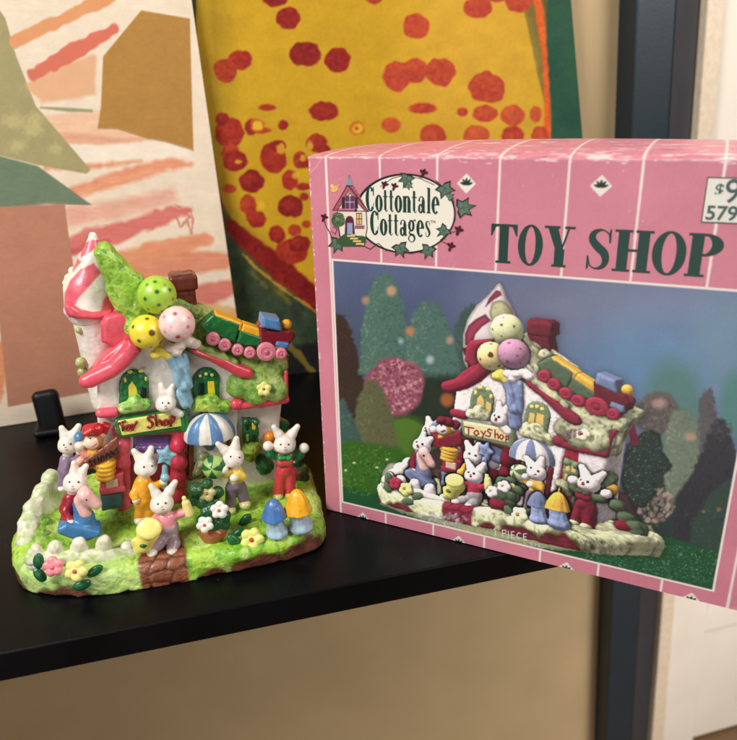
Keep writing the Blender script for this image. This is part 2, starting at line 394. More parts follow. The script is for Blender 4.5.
def board(name, O, ux, uz, corners, thick, n, paint, material, edgecol, label, cat):
    """painted board; corners = (u,z) of bottom-left, bottom-right, top-right, top-left on the plane"""
    (a, b, c, d) = [np.array(q) for q in corners]; nu, nz = n
    s, t = np.meshgrid(np.linspace(0, 1, nu), np.linspace(0, 1, nz), indexing='ij'); s = s[..., None]; t = t[..., None]
    q = a*(1-s)*(1-t)+b*s*(1-t)+c*s*t+d*(1-s)*t
    P = O+q[..., :1]*ux+q[..., 1:]*uz; X, Y = proj(P); pic = paint(X, Y)
    C = lin(np.clip(pic.C, 0, 255)).reshape(-1, 3); P = P.reshape(-1, 3)
    i = np.arange(nu*nz).reshape(nu, nz); F = np.stack([i[:-1, :-1], i[1:, :-1], i[1:, 1:], i[:-1, 1:]], -1).reshape(-1, 4)
    nrm = np.cross(ux, uz); nrm /= np.linalg.norm(nrm)
    root = empty(name, tuple(O+a[0]*ux+a[1]*uz)); off = np.array(root.location)
    link('painted_face', P-off, F, material, root, C, False)
    cr = [O+k[0]*ux+k[1]*uz for k in (a, b, c, d)]
    V = [p-off-nrm*.0004 for p in cr]+[p-off-nrm*thick for p in cr]
    link('backing_board', V, [(0, 1, 5, 4), (1, 2, 6, 5), (2, 3, 7, 6), (3, 0, 4, 7), (4, 5, 6, 7), (3, 2, 1, 0)], material, root, np.tile(lin(edgecol), (8, 1)), False)
    tag(root, label, cat)
def planebasis(ang, lean):
    a = math.radians(ang); l = math.radians(lean); ux = np.array([math.cos(a), math.sin(a), 0]); n = np.array([-math.sin(a), math.cos(a), 0])
    return ux, math.cos(l)*UZ+math.sin(l)*n
def onplane(px, py, O, ux, uz):
    n = np.cross(ux, uz); d = ray(px, py); t = ((O-CAM) @ n)/(d @ n); v = CAM+d*t-O; return np.array([v @ ux, v @ uz])

# ---- yellow painting with red spots
PO = wpt(-.0, .0, -.038); pux, puz = planebasis(15, 2.2)
yc = [onplane(192, 385, PO, pux, puz), onplane(600, 330, PO, pux, puz), onplane(566, -60, PO, pux, puz), onplane(176, -60, PO, pux, puz)]
yc[0][1] = .0005; yc[1][1] = .0005
def paint_yellow(X, Y):
    p = Pic(X, Y, (44, 60, 40))
    p.C += 14*noise2(X, Y, 9)[..., None]+8*noise2(X, Y, 3)[..., None]
    # green border at right, yellow disc
    p.poly([(196, -80), (196, 130), (214, 190), (232, 218), (270, 262), (300, 292), (330, 315), (420, 330), (520, 250), (549, 160), (549, 130), (545, 106), (530, 40), (505, -80)], (190, 150, 26), soft=2, rag=1.5, rs=8)
    p.poly([(420, -80), (520, -80), (546, 60), (548, 150), (500, 200), (400, 106)], (210, 162, 50), soft=60, op=.8)
    p.poly([(196, -80), (222, -80), (232, 200), (300, 290), (280, 290), (214, 200)], (140, 112, 20), soft=26, op=.75)  # dimmer light at the left edge, put into the yellow as dark olive
    F = fr(160, 220, 4.335)
    p.poly([(204, 110), (216, 170)]+F(270, -20, 330, 10, 370, 40, 450, 100, 560, 180, 620, 240, 670, 280, 780, 360, 780, 470, 680, 405, 600, 330, 500, 262, 430, 190, 370, 135, 320, 90, 290, 40), (122, 18, 16), soft=3, rag=1.4, rs=5)
    p.poly(F(290, 10, 420, 120, 560, 200, 640, 290, 640, 320, 540, 240, 400, 140, 320, 70), (112, 12, 14), soft=8, op=.6)
    p.line(F(360, 150, 420, 210, 500, 275, 560, 320, 640, 370, 690, 410), 2.6, (190, 140, 50), rag=1.4, rs=4, op=.8)
    for a in [(440, 270, 460, 290), (520, 315, 560, 360), (400, 230, 420, 255)]: p.line(F(*a), 4, (120, 112, 40), rag=1.5, rs=3, op=.6, soft=3)
    p.line([(525, -80), (547, 60), (548, 145)], [9, 8, 7], (214, 92, 34), soft=3, rag=1.5, rs=5)
    p.poly([(553, -80), (620, -80), (620, 200), (552, 200), (551, 110), (546, 30)], (34, 78, 58), soft=2, rag=1, rs=5)
    # olive strokes low down, black ground at bottom
    p.poly([(270, 352), (322, 340), (322, 420), (262, 420)], (16, 18, 16), soft=5, rag=2, rs=6)
    p.line(F(560, 545, 610, 590, 640, 640, 690, 690), [5, 8, 6, 4], (106, 92, 34), rag=2, rs=4, soft=2)
    p.line(F(590, 690, 620, 700, 680, 735), [8, 7, 8], (110, 96, 36), rag=2, rs=4, soft=2)
    red = [(140, 28, 22), (152, 40, 24), (128, 24, 20), (160, 54, 26)]
    K = fr(180, 100, 3.685)
    sp = [(530, 42, 54, 36), (182, 122, 52, 56), (155, 70, 24, 24), (185, 190, 32, 30), (202, 225, 46, 38), (345, 212, 50, 56), (362, 170, 28, 22), (442, 222, 26, 32), (460, 236, 26, 16), (405, 295, 30, 36), (265, 300, 46, 42), (250, 385, 30, 36), (285, 440, 34, 30), (262, 420, 20, 36), (408, 392, 48, 40), (423, 480, 25, 22), (358, 495, 30, 33), (412, 555, 58, 46), (440, 530, 40, 30), (182, 327, 25, 16), (380, 92, 18, 18), (503, 160, 38, 34), (530, 185, 24, 20), (466, 458, 16, 14), (458, 356, 16, 14), (322, 28, 30, 12), (262, 100, 24, 30), (300, 112, 34, 12), (455, 320, 26, 14)]
    for i, (x, y, a, b) in enumerate(sp):
        (cx, cy), = K(x, y); p.ell(cx, cy, a/3.685, b/3.685, red[i % 4], soft=1.6, rag=.14); p.ell(cx-a*.05, cy-b*.05, a/6.5, b/7, (168, 54, 34), soft=5, rag=.3, op=.45)
    for x, y, a, b in [(372, 180, 16, 20), (215, 228, 12, 8), (478, 170, 12, 18), (452, 215, 10, 14), (300, 388, 12, 14), (425, 278, 14, 12)]:
        (cx, cy), = K(x, y); p.ell(cx, cy, a/3.685, b/3.685, (206, 164, 40), soft=1.5, rag=.3, op=.85)
    for (x, y) in [(655, 105), (285, 95)]:
        (cx, cy), = K(x, y); p.ell(cx, cy, 7.5, 7, (190, 92, 30), soft=1.6, rag=.3, op=.8); p.ell(cx, cy, 5, 4.6, (214, 172, 46), soft=2, rag=.3)
    K = fr(300, 100, 3.35)
    for i, (x, y, a, b) in enumerate([(190, 95, 6, 6), (305, 84, 32, 26), (410, 28, 46, 18), (445, 120, 44, 38), (590, 118, 44, 34), (545, 40, 18, 15), (620, 45, 42, 28), (712, 52, 40, 34), (712, 120, 38, 32), (803, 120, 28, 32), (790, 48, 20, 28)]):
        (cx, cy), = K(x, y); p.ell(cx, cy, a/3.35, b/3.35, [(180, 62, 38), (190, 76, 42), (172, 48, 36)][i % 3], soft=1.6, rag=.12); p.ell(cx-1, cy-1, a/6, b/7, (196, 96, 48), soft=5, rag=.3, op=.45)
    r2 = random.Random(3)
    for i in range(26):
        cx, cy = r2.uniform(212, 530), r2.uniform(-70, 92); a = r2.uniform(9, 17)
        p.ell(cx, cy, a, a*r2.uniform(.75, 1.05), red[i % 4] if cx < 380 else (180, 66, 40), soft=1.6, rag=.14)
    rd = np.clip((p.C[..., 0]-p.C[..., 1]*1.6)/60, 0, 1)[..., None]; p.C = p.C+rd*(noise2(X, Y, 3.2)*16+noise2(X, Y, 1.4)*10)[..., None]*np.array((1, .8, .35))
    p.C = p.C+noise2(X*.7+Y*.4, Y-X*.3, 12)[..., None]*np.array((7, 7, 2))
    p.C += 5*noise2(X, Y, 2.2)[..., None]
    return p
board('spotted_painting', PO, pux, puz, yc, .014, (520, 540), paint_yellow, PAPER, (60, 66, 48), 'yellow painting with red spots and a dark red band, leaning behind the shelf things', 'painting')

# ---- pale abstract print at the left
LA = wpt(-.1985, 0, -.054); LA = np.array([-.2579, .5972+.0, .0005])
lux, luz = planebasis(21, 4.5)
lc = [onplane(-70, 440, LA, lux, luz), onplane(247, 390, LA, lux, luz), onplane(183, -60, LA, lux, luz), onplane(-70, -60, LA, lux, luz)]
lc[0][1] = 0; lc[1][1] = 0
def paint_left(X, Y):
    p = Pic(X, Y, (226, 210, 188)); p.C += 4*noise2(X, Y, 14)[..., None]
    K = fr(0, 100, 3.685)
    ink = (214, 132, 88); pk = (206, 112, 92)
    p.poly(K(120, 60, 370, 40, 520, 40, 560, 150, 380, 165, 230, 160), (226, 186, 154), soft=3, rag=1.5, rs=8)
    p.line(K(150, 140, 330, 145, 520, 152), [6, 9, 3], (212, 150, 122), soft=5, rag=1.5, rs=6, op=.7)
    p.poly(K(210, 165, 400, 168, 560, 150, 690, 160, 700, 210, 560, 215, 420, 232, 300, 235), (232, 220, 202), soft=4, rag=2, rs=7)
    p.line(K(170, 250, 330, 245, 520, 225), [4, 5, 2], (214, 140, 100), soft=4.5, rag=1.5, rs=4)
    p.line(K(240, 345, 330, 325, 430, 290, 540, 258, 620, 235, 700, 240), [10, 13, 15, 15, 12, 5], (220, 148, 116), soft=4.5, rag=2.2, rs=6)
    p.line(K(290, 340, 430, 300, 560, 255), [3, 3, 3], (226, 160, 112), soft=3, rag=1.5, rs=5, op=.7)
    p.poly(K(235, 395, 420, 375, 560, 340, 640, 320, 660, 370, 560, 400, 400, 440, 250, 470), (218, 158, 136), soft=8, rag=3, rs=9, op=.8)
    p.line(K(250, 545, 330, 510, 430, 495, 540, 455, 640, 415, 700, 405), [16, 22, 22, 20, 14, 5], (206, 116, 106), soft=4.5, rag=2.6, rs=6)
    p.line(K(260, 560, 330, 540, 400, 520), [8, 6, 4], (188, 82, 84), soft=3, rag=2, rs=4, op=.8)
    for q in [(700, 405, 712, 440, 705, 490, 690, 450), (650, 430, 665, 470, 700, 430), (640, 380, 670, 400, 700, 430)]:
        p.line(K(*q), 1.6, (196, 110, 92), rag=1.2, rs=3, op=.7)
    p.poly(K(420, 545, 520, 485, 620, 478, 640, 500, 560, 525, 470, 560), (230, 214, 190), soft=4, rag=2, rs=6)
    p.line(K(420, 585, 520, 570, 640, 540, 760, 515), [11, 15, 15, 12], (218, 148, 108), soft=4.5, rag=2.4, rs=6)
    p.line(K(430, 640, 560, 620, 700, 590, 830, 600), [16, 25, 20, 14], (216, 142, 102), soft=5, rag=2.6, rs=7)
    Q = fr(160, 220, 4.335)
    p.line(Q(-60, 120, 60, 110, 150, 95, 215, 85), [10, 13, 12, 8], (220, 148, 112), soft=4.5, rag=2, rs=5)
    p.line(Q(-60, 200, 90, 205, 200, 180, 285, 165), [16, 19, 20, 10], (214, 142, 112), soft=4.5, rag=2.2, rs=5)
    p.line(Q(120, 330, 220, 320, 330, 285), [18, 22, 14], (206, 122, 108), soft=4.5, rag=2.2, rs=5)
    p.line(Q(150, 390, 250, 400, 340, 420), [10, 16, 16], (214, 172, 118), soft=3, rag=2.2, rs=6)
    p.line([(0, 345), (3, 372), (-2, 398)], [10, 9, 8], (214, 140, 98), rag=2, soft=4.5)
    wash = noise2(X*.5+Y*.15, Y*1.6, 9)*.5+noise2(X*.3, Y*2.2, 4)*.5; p.C = p.C+np.clip(wash, -1, 1)[..., None]*np.array((5., 9., 9.))*np.clip((235-p.C[..., 1:2])/60, 0, 1)*1.6
    # cut-paper shapes
    p.poly(K(-60, -420, 20, -300, 60, -160, 132, 22, 335, 258, 318, 272, 130, 238, 0, 205, -300, 160), (160, 150, 106), soft=1)
    for x, y, a in [(50, 80, 40), (120, 110, 36), (65, 170, 30), (205, 178, 26), (130, 70, 30)]:
        (cx, cy), = K(x, y); p.ell(cx, cy, a/4, a/5, (188, 178, 124), soft=6, rag=.5, op=.7)
    p.line(K(150, 28, 250, 36, 338, 40), [2, 4, 3], (150, 148, 112), soft=1.5)
    p.poly(K(360, 104, 372, 22, 380, -160, 520, -330, 700, -300, 708, 22, 713, 184, 610, 152, 545, 140, 432, 104), (170, 126, 62), soft=1.1)
    p.line(K(362, 105, 432, 106, 545, 142, 610, 154, 713, 186), 1.1, (136, 98, 50), op=.6)
    p.poly(K(-300, 140, 0, 207, 140, 244, 333, 383, 170, 378, 0, 396, -300, 420), (106, 124, 100), soft=1)
    p.line(K(-200, 402, 0, 398, 170, 381, 333, 385), 1.3, (60, 66, 56), op=.7)
    p.poly([(-80, 210), (65, 204), (68, 230), (74, 270), (80, 330), (92, 388), (92, 392), (8, 407), (5, 375), (0, 330), (-8, 260)], (178, 124, 100), soft=1)
    p.C += (2.5*noise2(X, Y, 3)+3*noise2(X*.35+Y*.1, Y, 1.6))[..., None]
    # above: more strokes
    p.poly(K(150, 15, 250, 0, 350, -20, 350, -160, 200, -120, 90, -60), (218, 170, 132), soft=4, rag=3, rs=9)
    p.line(K(120, -90, 260, -170, 420, -260), [12, 16, 12], (206, 112, 90), soft=2, rag=2.5, rs=7)
    p.line(K(60, -220, 240, -300, 420, -390), [14, 12, 14], (214, 150, 102), soft=2, rag=2.5, rs=7)
    return p
board('abstract_print', LA, lux, luz, lc, .004, (440, 640), paint_left, PAPER, (214, 204, 186), 'cream print with coral brush strokes and olive, ochre and brown shapes, leaning at the left', 'print')

# ---- rounded black prop that stands in front of the print
bp = empty('display_stand', tuple(ORG*0+np.array([-.2735, .5549, 0])))
def bstand():
    base = np.array([-.2735, .5549, 0])
    c = lambda x, y, z: np.array([x, y, z])*1000
    prims = [CP((0, 4, 6), (-5, 10, 29), 7.5, 8.0), BX((0, 2, 4), (10, 14, 4), 2.5), CP((2, -4, 5), (30, -26, 4), 5, 3.5)]
    return prims
o = sdf('upright', [BX((-9, 6, 18), (11, 5.5, 19), 5.4, None, (-8, -4, 18))], bp, vox=1.2, k=0, col=(17, 18, 21), material=BLACKP)
o = sdf('foot', [BX((-9, 2, 3.4), (12, 14, 3.2), 2.6, None, (0, 0, 18))], bp, vox=1.2, k=0, col=(17, 18, 21), material=BLACKP)
tag(bp, 'rounded black stand with a low foot, in front of the pale print', 'stand')
# ------------------------------------------------------------------ the ceramic toy shop
REC = []
FIG = empty('toy_shop_figurine', tuple(ORG), YAW)
tag(FIG, 'glazed ceramic toy shop cottage with rabbits, train and balloons on a green base', 'figurine')
WHITE = (236, 228, 216); PINK = (226, 92, 112); LIME = (150, 196, 60); DKG = (20, 92, 52); BLUEC = (96, 142, 186); LBLUE = (150, 188, 204)
YEL = (244, 214, 60); ORG_ = (236, 170, 40); BRN = (116, 52, 34); RED = (188, 30, 44); PURP = (128, 112, 134); PALEP = (240, 188, 190)
L3 = lambda px, py, Y: loc(px, py, Y)
def cap(a, b, ra, rb, Y0, Y1=None, col=WHITE):   # capsule between two sketch points; radii in sketch pixels
    A = loc(a[0], a[1], Y0); B = loc(b[0], b[1], Y0 if Y1 is None else Y1); return CP(A, B, mm(ra, A), mm(rb, B), col)
def ball(px, py, r, Y, col=WHITE, sy=1.0, sx=1.0, sz=1.0, rot=None):
    A = loc(px, py, Y); R = mm(r, A); return EL(A, (R*sx, R*sy, R*sz), col, rot)
def brick(px, py, hw, hd, hh, Y, rad=.8, col=WHITE, rot=None):    # box; hw, hh in pixels, hd in mm
    A = loc(px, py, Y); return BX(A, (mm(hw, A), hd, mm(hh, A)/.93), rad, col, rot)
def slabp(pts, Y, t, rad=.8, col=WHITE):          # upright slab from sketch points, front face on plane Y, thickness t
    q = [loc(a, b, Y) for a, b in pts]; return PR([(v[0], v[2]) for v in q], Y, Y+t, rad, col)
MOSS = [lin((104, 160, 40)), lin((160, 204, 84)), lin((62, 122, 34)), lin((196, 222, 140))]
def moss_disp(P):
    Q = P+2.0*np.stack([noise(P/5.0), noise(P/5.0+9), noise(P/5.0+21)], -1)
    return .75*np.abs(noise(Q*np.array([1., 1, .55])/2.5))-.3+.4*noise(P/4.3)+.10*noise(P/1.1)+.22*np.sin(P[..., 0]*.9+P[..., 2]*1.5+P[..., 1]*.8+5*noise(P/9))*np.clip(.5+noise(P/6+4)*2, 0, 1)
def moss_col(shift=0.0, tones=MOSS):
    def f(P):
        Q = P+2.0*np.stack([noise(P/5.0), noise(P/5.0+9), noise(P/5.0+21)], -1)
        a = np.abs(noise(Q*np.array([1., 1, .55])/2.5)); n = noise(P/11.0+3)*.8+.5*noise(P/5+8)+shift
        w = np.clip(.5+n, 0, 1)[:, None]; c = tones[0]*(1-w)+tones[1]*w
        g = np.clip(1-a*3.4, 0, 1)[:, None]*.0+np.clip((a-.30)*2.6, 0, .8)[:, None]; c = c*(1-g)+tones[2]*g
        h = np.clip((noise(P/7.0+31)-.25)*2.2, 0, .6)[:, None]; return c*(1-h)+tones[3]*h
    return f
def moss(name, prims, vox=.8, k=2.0, shift=0., tones=MOSS, parent=None, label=None): return sdf(name, prims, parent or FIG, vox, k, disp=moss_disp, colf=moss_col(shift, tones), material=ROUGHCER, label=label)

# ---- base
OUT = [loc(*q, 0)[:2] if False else loc(q[0], q[1], Z=0)[:2] for q in [(14, 581), (22, 591), (55, 597), (92, 599), (135, 590), (190, 581), (240, 574), (298, 560), (322, 548), (327, 538)]]
OUT = OUT+[np.array(q) for q in [(93, -20), (95, 20), (86, 48), (50, 62), (-20, 64), (-66, 52), (-90, 22), (-102, -8)]]
# ground height over the base
PATHP = [loc(x, y, Z=17)[:2] for x, y in [(137, 558), (140, 590), (188, 582), (186, 548), (178, 530), (150, 532)]]
def ground(x, y):
    h = 15+0*x
    h = h+6*np.clip((y+40)/60, 0, 1)                                   # rises towards the house
    h = h+7*np.exp(-((x+86)/9)**2-((y+4)/20)**2)+5*np.exp(-((x+70)/18)**2-((y-22)/14)**2)   # bank at the left back
    h = h-3.5*np.exp(-((x+55)/20)**2-((y+26)/10)**2)                     # yard behind the pickets
    h = h+2.5*np.exp(-((x-40)/20)**2-((y+42)/14)**2)
    h = h-5.0*np.clip((x-72)/22, 0, 1)
    return h
def base_f(P):
    d2 = sdpoly(P[..., 0], P[..., 1], OUT)+6+1.6*noise(P/16.0); x, y, z = P[..., 0], P[..., 1], P[..., 2]
    top = (z-ground(x, y))*.92+5; bot = -z+2
    a = np.maximum(d2, 0); b = np.maximum(top, 0); d = np.minimum(np.maximum(d2, top), 0)+np.sqrt(a*a+b*b)-5.5
    d = np.maximum(d, bot-1.8)
    inpath = np.clip(.5-sdpoly(x, y, PATHP)/2.5, 0, 1)
    rel = moss_disp(P)
    stone = -.8*stones(P)[0]+.3
    rock = rockmask(P)
    return d+rel*(1-inpath)*(1-rock)*1.15+stone*inpath+rock*(.5*noise(P/6)+.4)
def stones(P):
    x = P[..., 0]/10.5+.35*noise(P/9); y = (P[..., 1]+P[..., 2]*.9)/8.0
    fx, fy = np.floor(x), np.floor(y); d1 = np.full(x.shape, 9.); d2 = np.full(x.shape, 9.)
    for i in (-1, 0, 1):
        for j in (-1, 0, 1):
            cx, cy = fx+i, fy+j; hx = _hash(cx.astype(np.int64), cy.astype(np.int64), 3); hy = _hash(cx.astype(np.int64), cy.astype(np.int64), 11)
            d = np.hypot(x-cx-.15-.7*hx, y-cy-.15-.7*hy); d2 = np.minimum(d2, np.maximum(d1, d)); d1 = np.minimum(d1, d)
    e = d2-d1; return np.clip(e/.22, 0, 1), e
ROCKS = [(-66, 17, 9.0, 1), (-98, 9, 11, 0), (42, 24, 12, 1), (72, 20, 14, 1), (16, 10, 7, 1)]
def rockmask(P):
    x, y, z = P[..., 0], P[..., 1], P[..., 2]; m = 0*x
    for cx, hw, zh, fr_ in ROCKS:
        m = np.maximum(m, np.clip(2.2-2.2*(((x-cx)/hw)**2+((z)/zh)**2)+.6*noise(P/5), 0, 1)*(np.clip((-18-y)/4, 0, 1) if fr_ else 1))
    return m
def base_c(P):
    c = moss_col(.25, [lin((132, 190, 46)), lin((176, 214, 80)), lin((92, 160, 40)), lin((206, 230, 138))])(P)
    left = np.clip((-18-P[:, 0])/25, 0, 1)[:, None]*np.clip((-28-P[:, 1])/16, 0, 1)[:, None]; c = c*(1-.5*left)+lin((206, 226, 160))*.5*left
    inn = np.clip(.5-sdpoly(P[:, 0], P[:, 1], PATHP)/1.5, 0, 1)[:, None]; e = stones(P)[0][:, None]
    n = (noise(P/4.0)*.5+.5)[:, None]; st = (lin((124, 62, 42))*(1-n)+lin((164, 104, 72))*n)*e+lin((66, 30, 22))*(1-e)
    c = c*(1-inn)+st*inn
    rk = rockmask(P)[:, None]; n = (noise(P/3.5+5)*.5+.5)[:, None]; return c*(1-rk)+(lin((84, 46, 34))*(1-n)+lin((132, 80, 58))*n)*rk
bo = [OUT[0][0]-4, 0, 0]; O_ = np.array(OUT)
bprim = (base_f, np.array([O_[:, 0].min()-3, O_[:, 1].min()-3, -.5]), np.array([O_[:, 0].max()+3, O_[:, 1].max()+3, 34]), None)
sdf('base', [bprim], FIG, vox=1.0, k=0, colf=base_c, material=ROUGHCER)
def onG(px, py, up=0.0):      # where the sight line meets the ground of the base: returns local y
    z = 17.0
    for i in range(12): q = loc(px, py, Z=z+up); z = .5*z+.5*gz(q[0], q[1])
    return loc(px, py, Z=z+up)[1]
def gz(x, y): return float(ground(np.array(x, float), np.array(y, float)))
# white wall and pickets at the left
def gz(x, y): return float(ground(np.array(x, float), np.array(y, float)))
pk_pts = [(52, 476, 16), (47, 485, 11), (42, 491, 7), (37, 501, 2), (33, 507, -1), (30, 516, -6), (27, 524, -10), (26, 533, -15), (26, 541, -19)]
sdf('low_wall', [cap((x-1, y+1+2*(i_ % 2)), (x+3, y+18), 8.2-1.2*(i_ % 2), 10, Y, None, c) for i_, ((x, y, Y), c) in enumerate(zip(pk_pts, [(206, 216, 178)]*9))]+
    [cap((40, 500), (30, 540), 6, 7, 4, -18, (176, 206, 120))], FIG, vox=.9, k=3, disp=lambda P: .5*noise(P/3.5)+.35*noise(P/1.6), colf=moss_col(.3, [lin((206, 216, 172)), lin((224, 224, 204)), lin((178, 202, 132)), lin((230, 226, 210))]), label='pale scalloped garden wall')
for i, (x, y) in enumerate([(36, 549), (55, 547), (79, 543.5), (104, 541.5), (128, 547)]):
    Yp = -47+i*0.6; c = (222, 222, 200)
    sdf('picket', [cap((x, y), (x+1, y+14), (6.8 if i else 5.5), 8.2, Yp, None, c), cap((x-3.5, y+4), (x-3.5, y+15), 5, 6, Yp, None, c), cap((x+3.5, y+4), (x+3.5, y+15), 5, 6, Yp, None, c)], FIG, vox=.7, k=1, disp=lambda P: .3*noise(P/2.5), colf=moss_col(.5, [lin((214, 218, 190)), lin((228, 224, 206)), lin((196, 208, 160)), lin((230, 224, 208))]))
sdf('picket_rail', [cap((32, 558), (134, 555), 7.4, 7.4, -48, None, (206, 216, 176))], FIG, vox=.8, k=1, disp=lambda P: .4*noise(P/2.5), colf=moss_col(.3, [lin((206, 216, 168)), lin((222, 224, 198)), lin((170, 200, 116)), lin((228, 226, 206))]))

moss('hedge_bank', [ball(x, y, r, onG(x, y)+3, LIME, sy=.8) for x, y, r in [(62, 484, 9), (53, 496, 10), (47, 510, 10), (43, 524, 9), (45, 536, 7)]], vox=.8, k=4, tones=[lin((112, 170, 50)), lin((156, 196, 84)), lin((62, 122, 40)), lin((186, 208, 120))])
# ---- house walls
gable = [(97, 400), (97, 372), (122, 356), (143, 338), (160, 318), (184, 330), (206, 346), (233, 364), (242, 388), (238, 420), (236, 470), (98, 452)]
def stucco(P): return .22*noise(P/1.1)+.12*noise(P/.6)
houseprims = [slabp(gable, 0, 44, 2, WHITE), slabp([(100, 440), (238, 460), (234, 520), (104, 520)], 2.5, 40, 2, WHITE)]
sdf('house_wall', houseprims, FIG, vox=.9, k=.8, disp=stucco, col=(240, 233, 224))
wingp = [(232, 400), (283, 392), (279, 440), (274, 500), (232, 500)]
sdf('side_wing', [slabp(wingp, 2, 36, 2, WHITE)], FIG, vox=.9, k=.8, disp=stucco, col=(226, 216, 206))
# doorway opening painted dark: the recess with a pink frame
def stackcol(x, ys, r, Y, col): return [ball(x, y, r, Y, col, sy=.9, sx=.85, sz=1.0) for y in ys]
sdf('door_frame', [cap((123, 432), (124, 512), 6.5, 6.5, -.5, None, PINK), cap((179, 432), (178, 505), 7.5, 7.5, -.5, None, (214, 60, 84)), cap((118, 430), (186, 428), 6, 6, -1, None, PINK)]+
    [ball(179, y, 9.5, -1.5, (206, 52, 78), sx=.95) for y in (445, 462, 479, 496)]+[ball(122, y, 8, -1.5, PINK) for y in (446, 464, 482)], FIG, vox=.7, k=1.6)
dq = sdf('door', [slabp([(129, 436), (174, 434), (174, 512), (129, 514)], 1.2, 3, .6, (110, 24, 40))], FIG, vox=.8, k=0, col=(120, 30, 48))
sdf('door_curtain', [slabp([(133, 434), (171, 433), (171, 446), (133, 447)], -.6, 3, 1.0, (112, 74, 140))]+[ball(x, 448, 4.6, -.6, (112, 74, 140)) for x in (138, 146, 154, 162, 168)]+[ball(147, 455, 8, -.2, (150, 134, 150), sy=.4), ball(160, 455, 7, -.2, (150, 134, 150), sy=.4)], dq, vox=.6, k=1.0)
# turret
tcx, tY = 88, 26
TB = loc(93, 308, tY); TR_ = mm(27, TB)
def cone_prims():
    c1 = loc(92.5, 262, tY); c0_ = loc(93, 236, tY); m_ = TB+np.array([0, 0, 12.])
    return [CP(c0_, c1, 2.4, TR_*.50, None), CP(c1, m_, TR_*.50, TR_*.86, None), CP(m_, TB+np.array([0, 0, 2.]), TR_*.88, TR_*.98, None), EL(TB, (TR_*1.0, TR_*1.0, 4), None)]
_pp = fr(0, 220, 4.335)
STR = [[loc(a, b, tY-(2 if q[1] == 110 else TR_*.8))[[0, 2]] for a, b in _pp(*q)] for q in [(270, 400, 275, 330, 300, 270, 345, 222, 405, 192, 436, 238, 385, 290, 340, 338, 318, 385, 322, 410, 290, 420), (350, 110, 395, 84, 450, 88, 460, 118, 415, 122, 385, 140, 350, 160), (430, 420, 448, 345, 480, 320, 520, 330, 520, 420), (300, 215, 330, 180, 350, 190, 310, 240)]]
def stripe(P):
    s = 0*P[:, 0]
    for q in STR: s = np.maximum(s, np.clip(.5-sdpoly(P[:, 0], P[:, 2], q)/.8, 0, 1))
    s = np.where(P[:, 1] > TB[1]+4, np.clip(np.sin(P[:, 0]*.35+P[:, 2]*.35)*4, 0, 1), s)
    return lin((230, 104, 120))*s[:, None]+lin(WHITE)*(1-s[:, None])
sdf('turret_roof', cone_prims(), FIG, vox=.7, k=2, disp=lambda P: .25*noise(P/5), colf=stripe)
def ringp(cx, cy, Y, R, r, col): A = loc(cx, cy, Y); m = mm(R, A); return (lambda P: np.sqrt((np.sqrt((P[..., 0]-A[0])**2+(P[..., 1]-A[1])**2)-m)**2+(P[..., 2]-A[2])**2)-r, A-[m+r, m+r, r], A+[m+r, m+r, r], col)
sdf('turret_rim', [slabp(_pp(278, 368, 284, 405, 296, 424, 340, 434, 420, 438, 486, 424, 486, 396, 400, 402, 345, 392, 305, 368), tY-TR_*1.14, TR_*1.7, 3.0, PINK)], FIG, vox=.7, k=0, disp=lambda P: .2*noise(P/5), col=(228, 88, 106))
A = loc(96, 318, tY); B = loc(106, 400, tY)
sdf('turret_wall', [CP(A, B, mm(22, A), mm(14, B), WHITE)], FIG, vox=.9, k=0, disp=stucco, col=(232, 224, 214))
sdf('wall_blossom', [ball(73, 271, 4.5, 28, WHITE), ball(69, 278, 4.5, 28, WHITE), ball(66, 283, 3.6, 28, WHITE)], FIG, vox=.6, k=1, col=(232, 226, 206))
sdf('side_bush', [ball(81, 362, 5.5, 18, LIME), ball(82, 372, 4.5, 18, LIME), ball(79, 330, 3.5, 16, YEL)], FIG, vox=.7, k=1.4, disp=moss_disp, col=(176, 186, 118))
# stepped pink eave between turret and gable, left and right bargeboards
sdf('stepped_eave', [slabp(_pp(432, 455, 455, 422, 520, 404, 575, 402, 618, 440, 600, 520, 548, 552, 500, 560, 436, 534), 1, 22, 3.2, PINK)], FIG, vox=.8, k=2, disp=lambda P: .2*noise(P/5), col=(230, 86, 104))
def chain(pts, r, Y, col, r2=None): return [cap(pts[i], pts[i+1], r, r2 or r, Y, None, col) for i in range(len(pts)-1)]
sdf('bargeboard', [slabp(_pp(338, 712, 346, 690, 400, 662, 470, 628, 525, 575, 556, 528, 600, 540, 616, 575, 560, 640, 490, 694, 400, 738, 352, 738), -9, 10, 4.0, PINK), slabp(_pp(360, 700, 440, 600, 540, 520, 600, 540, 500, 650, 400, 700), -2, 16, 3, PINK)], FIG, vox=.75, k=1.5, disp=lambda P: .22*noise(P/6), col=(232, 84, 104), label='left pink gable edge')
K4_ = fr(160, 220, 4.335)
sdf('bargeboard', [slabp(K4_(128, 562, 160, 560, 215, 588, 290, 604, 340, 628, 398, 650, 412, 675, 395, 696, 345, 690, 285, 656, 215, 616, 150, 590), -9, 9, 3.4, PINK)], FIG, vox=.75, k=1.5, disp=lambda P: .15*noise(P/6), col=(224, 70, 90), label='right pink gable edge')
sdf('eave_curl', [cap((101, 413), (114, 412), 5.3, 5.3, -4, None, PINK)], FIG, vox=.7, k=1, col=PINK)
sdf('eave_curl', [cap((236, 404), (238, 404), 6, 6, -5, None, PINK)], FIG, vox=.7, k=1, col=(214, 66, 84))
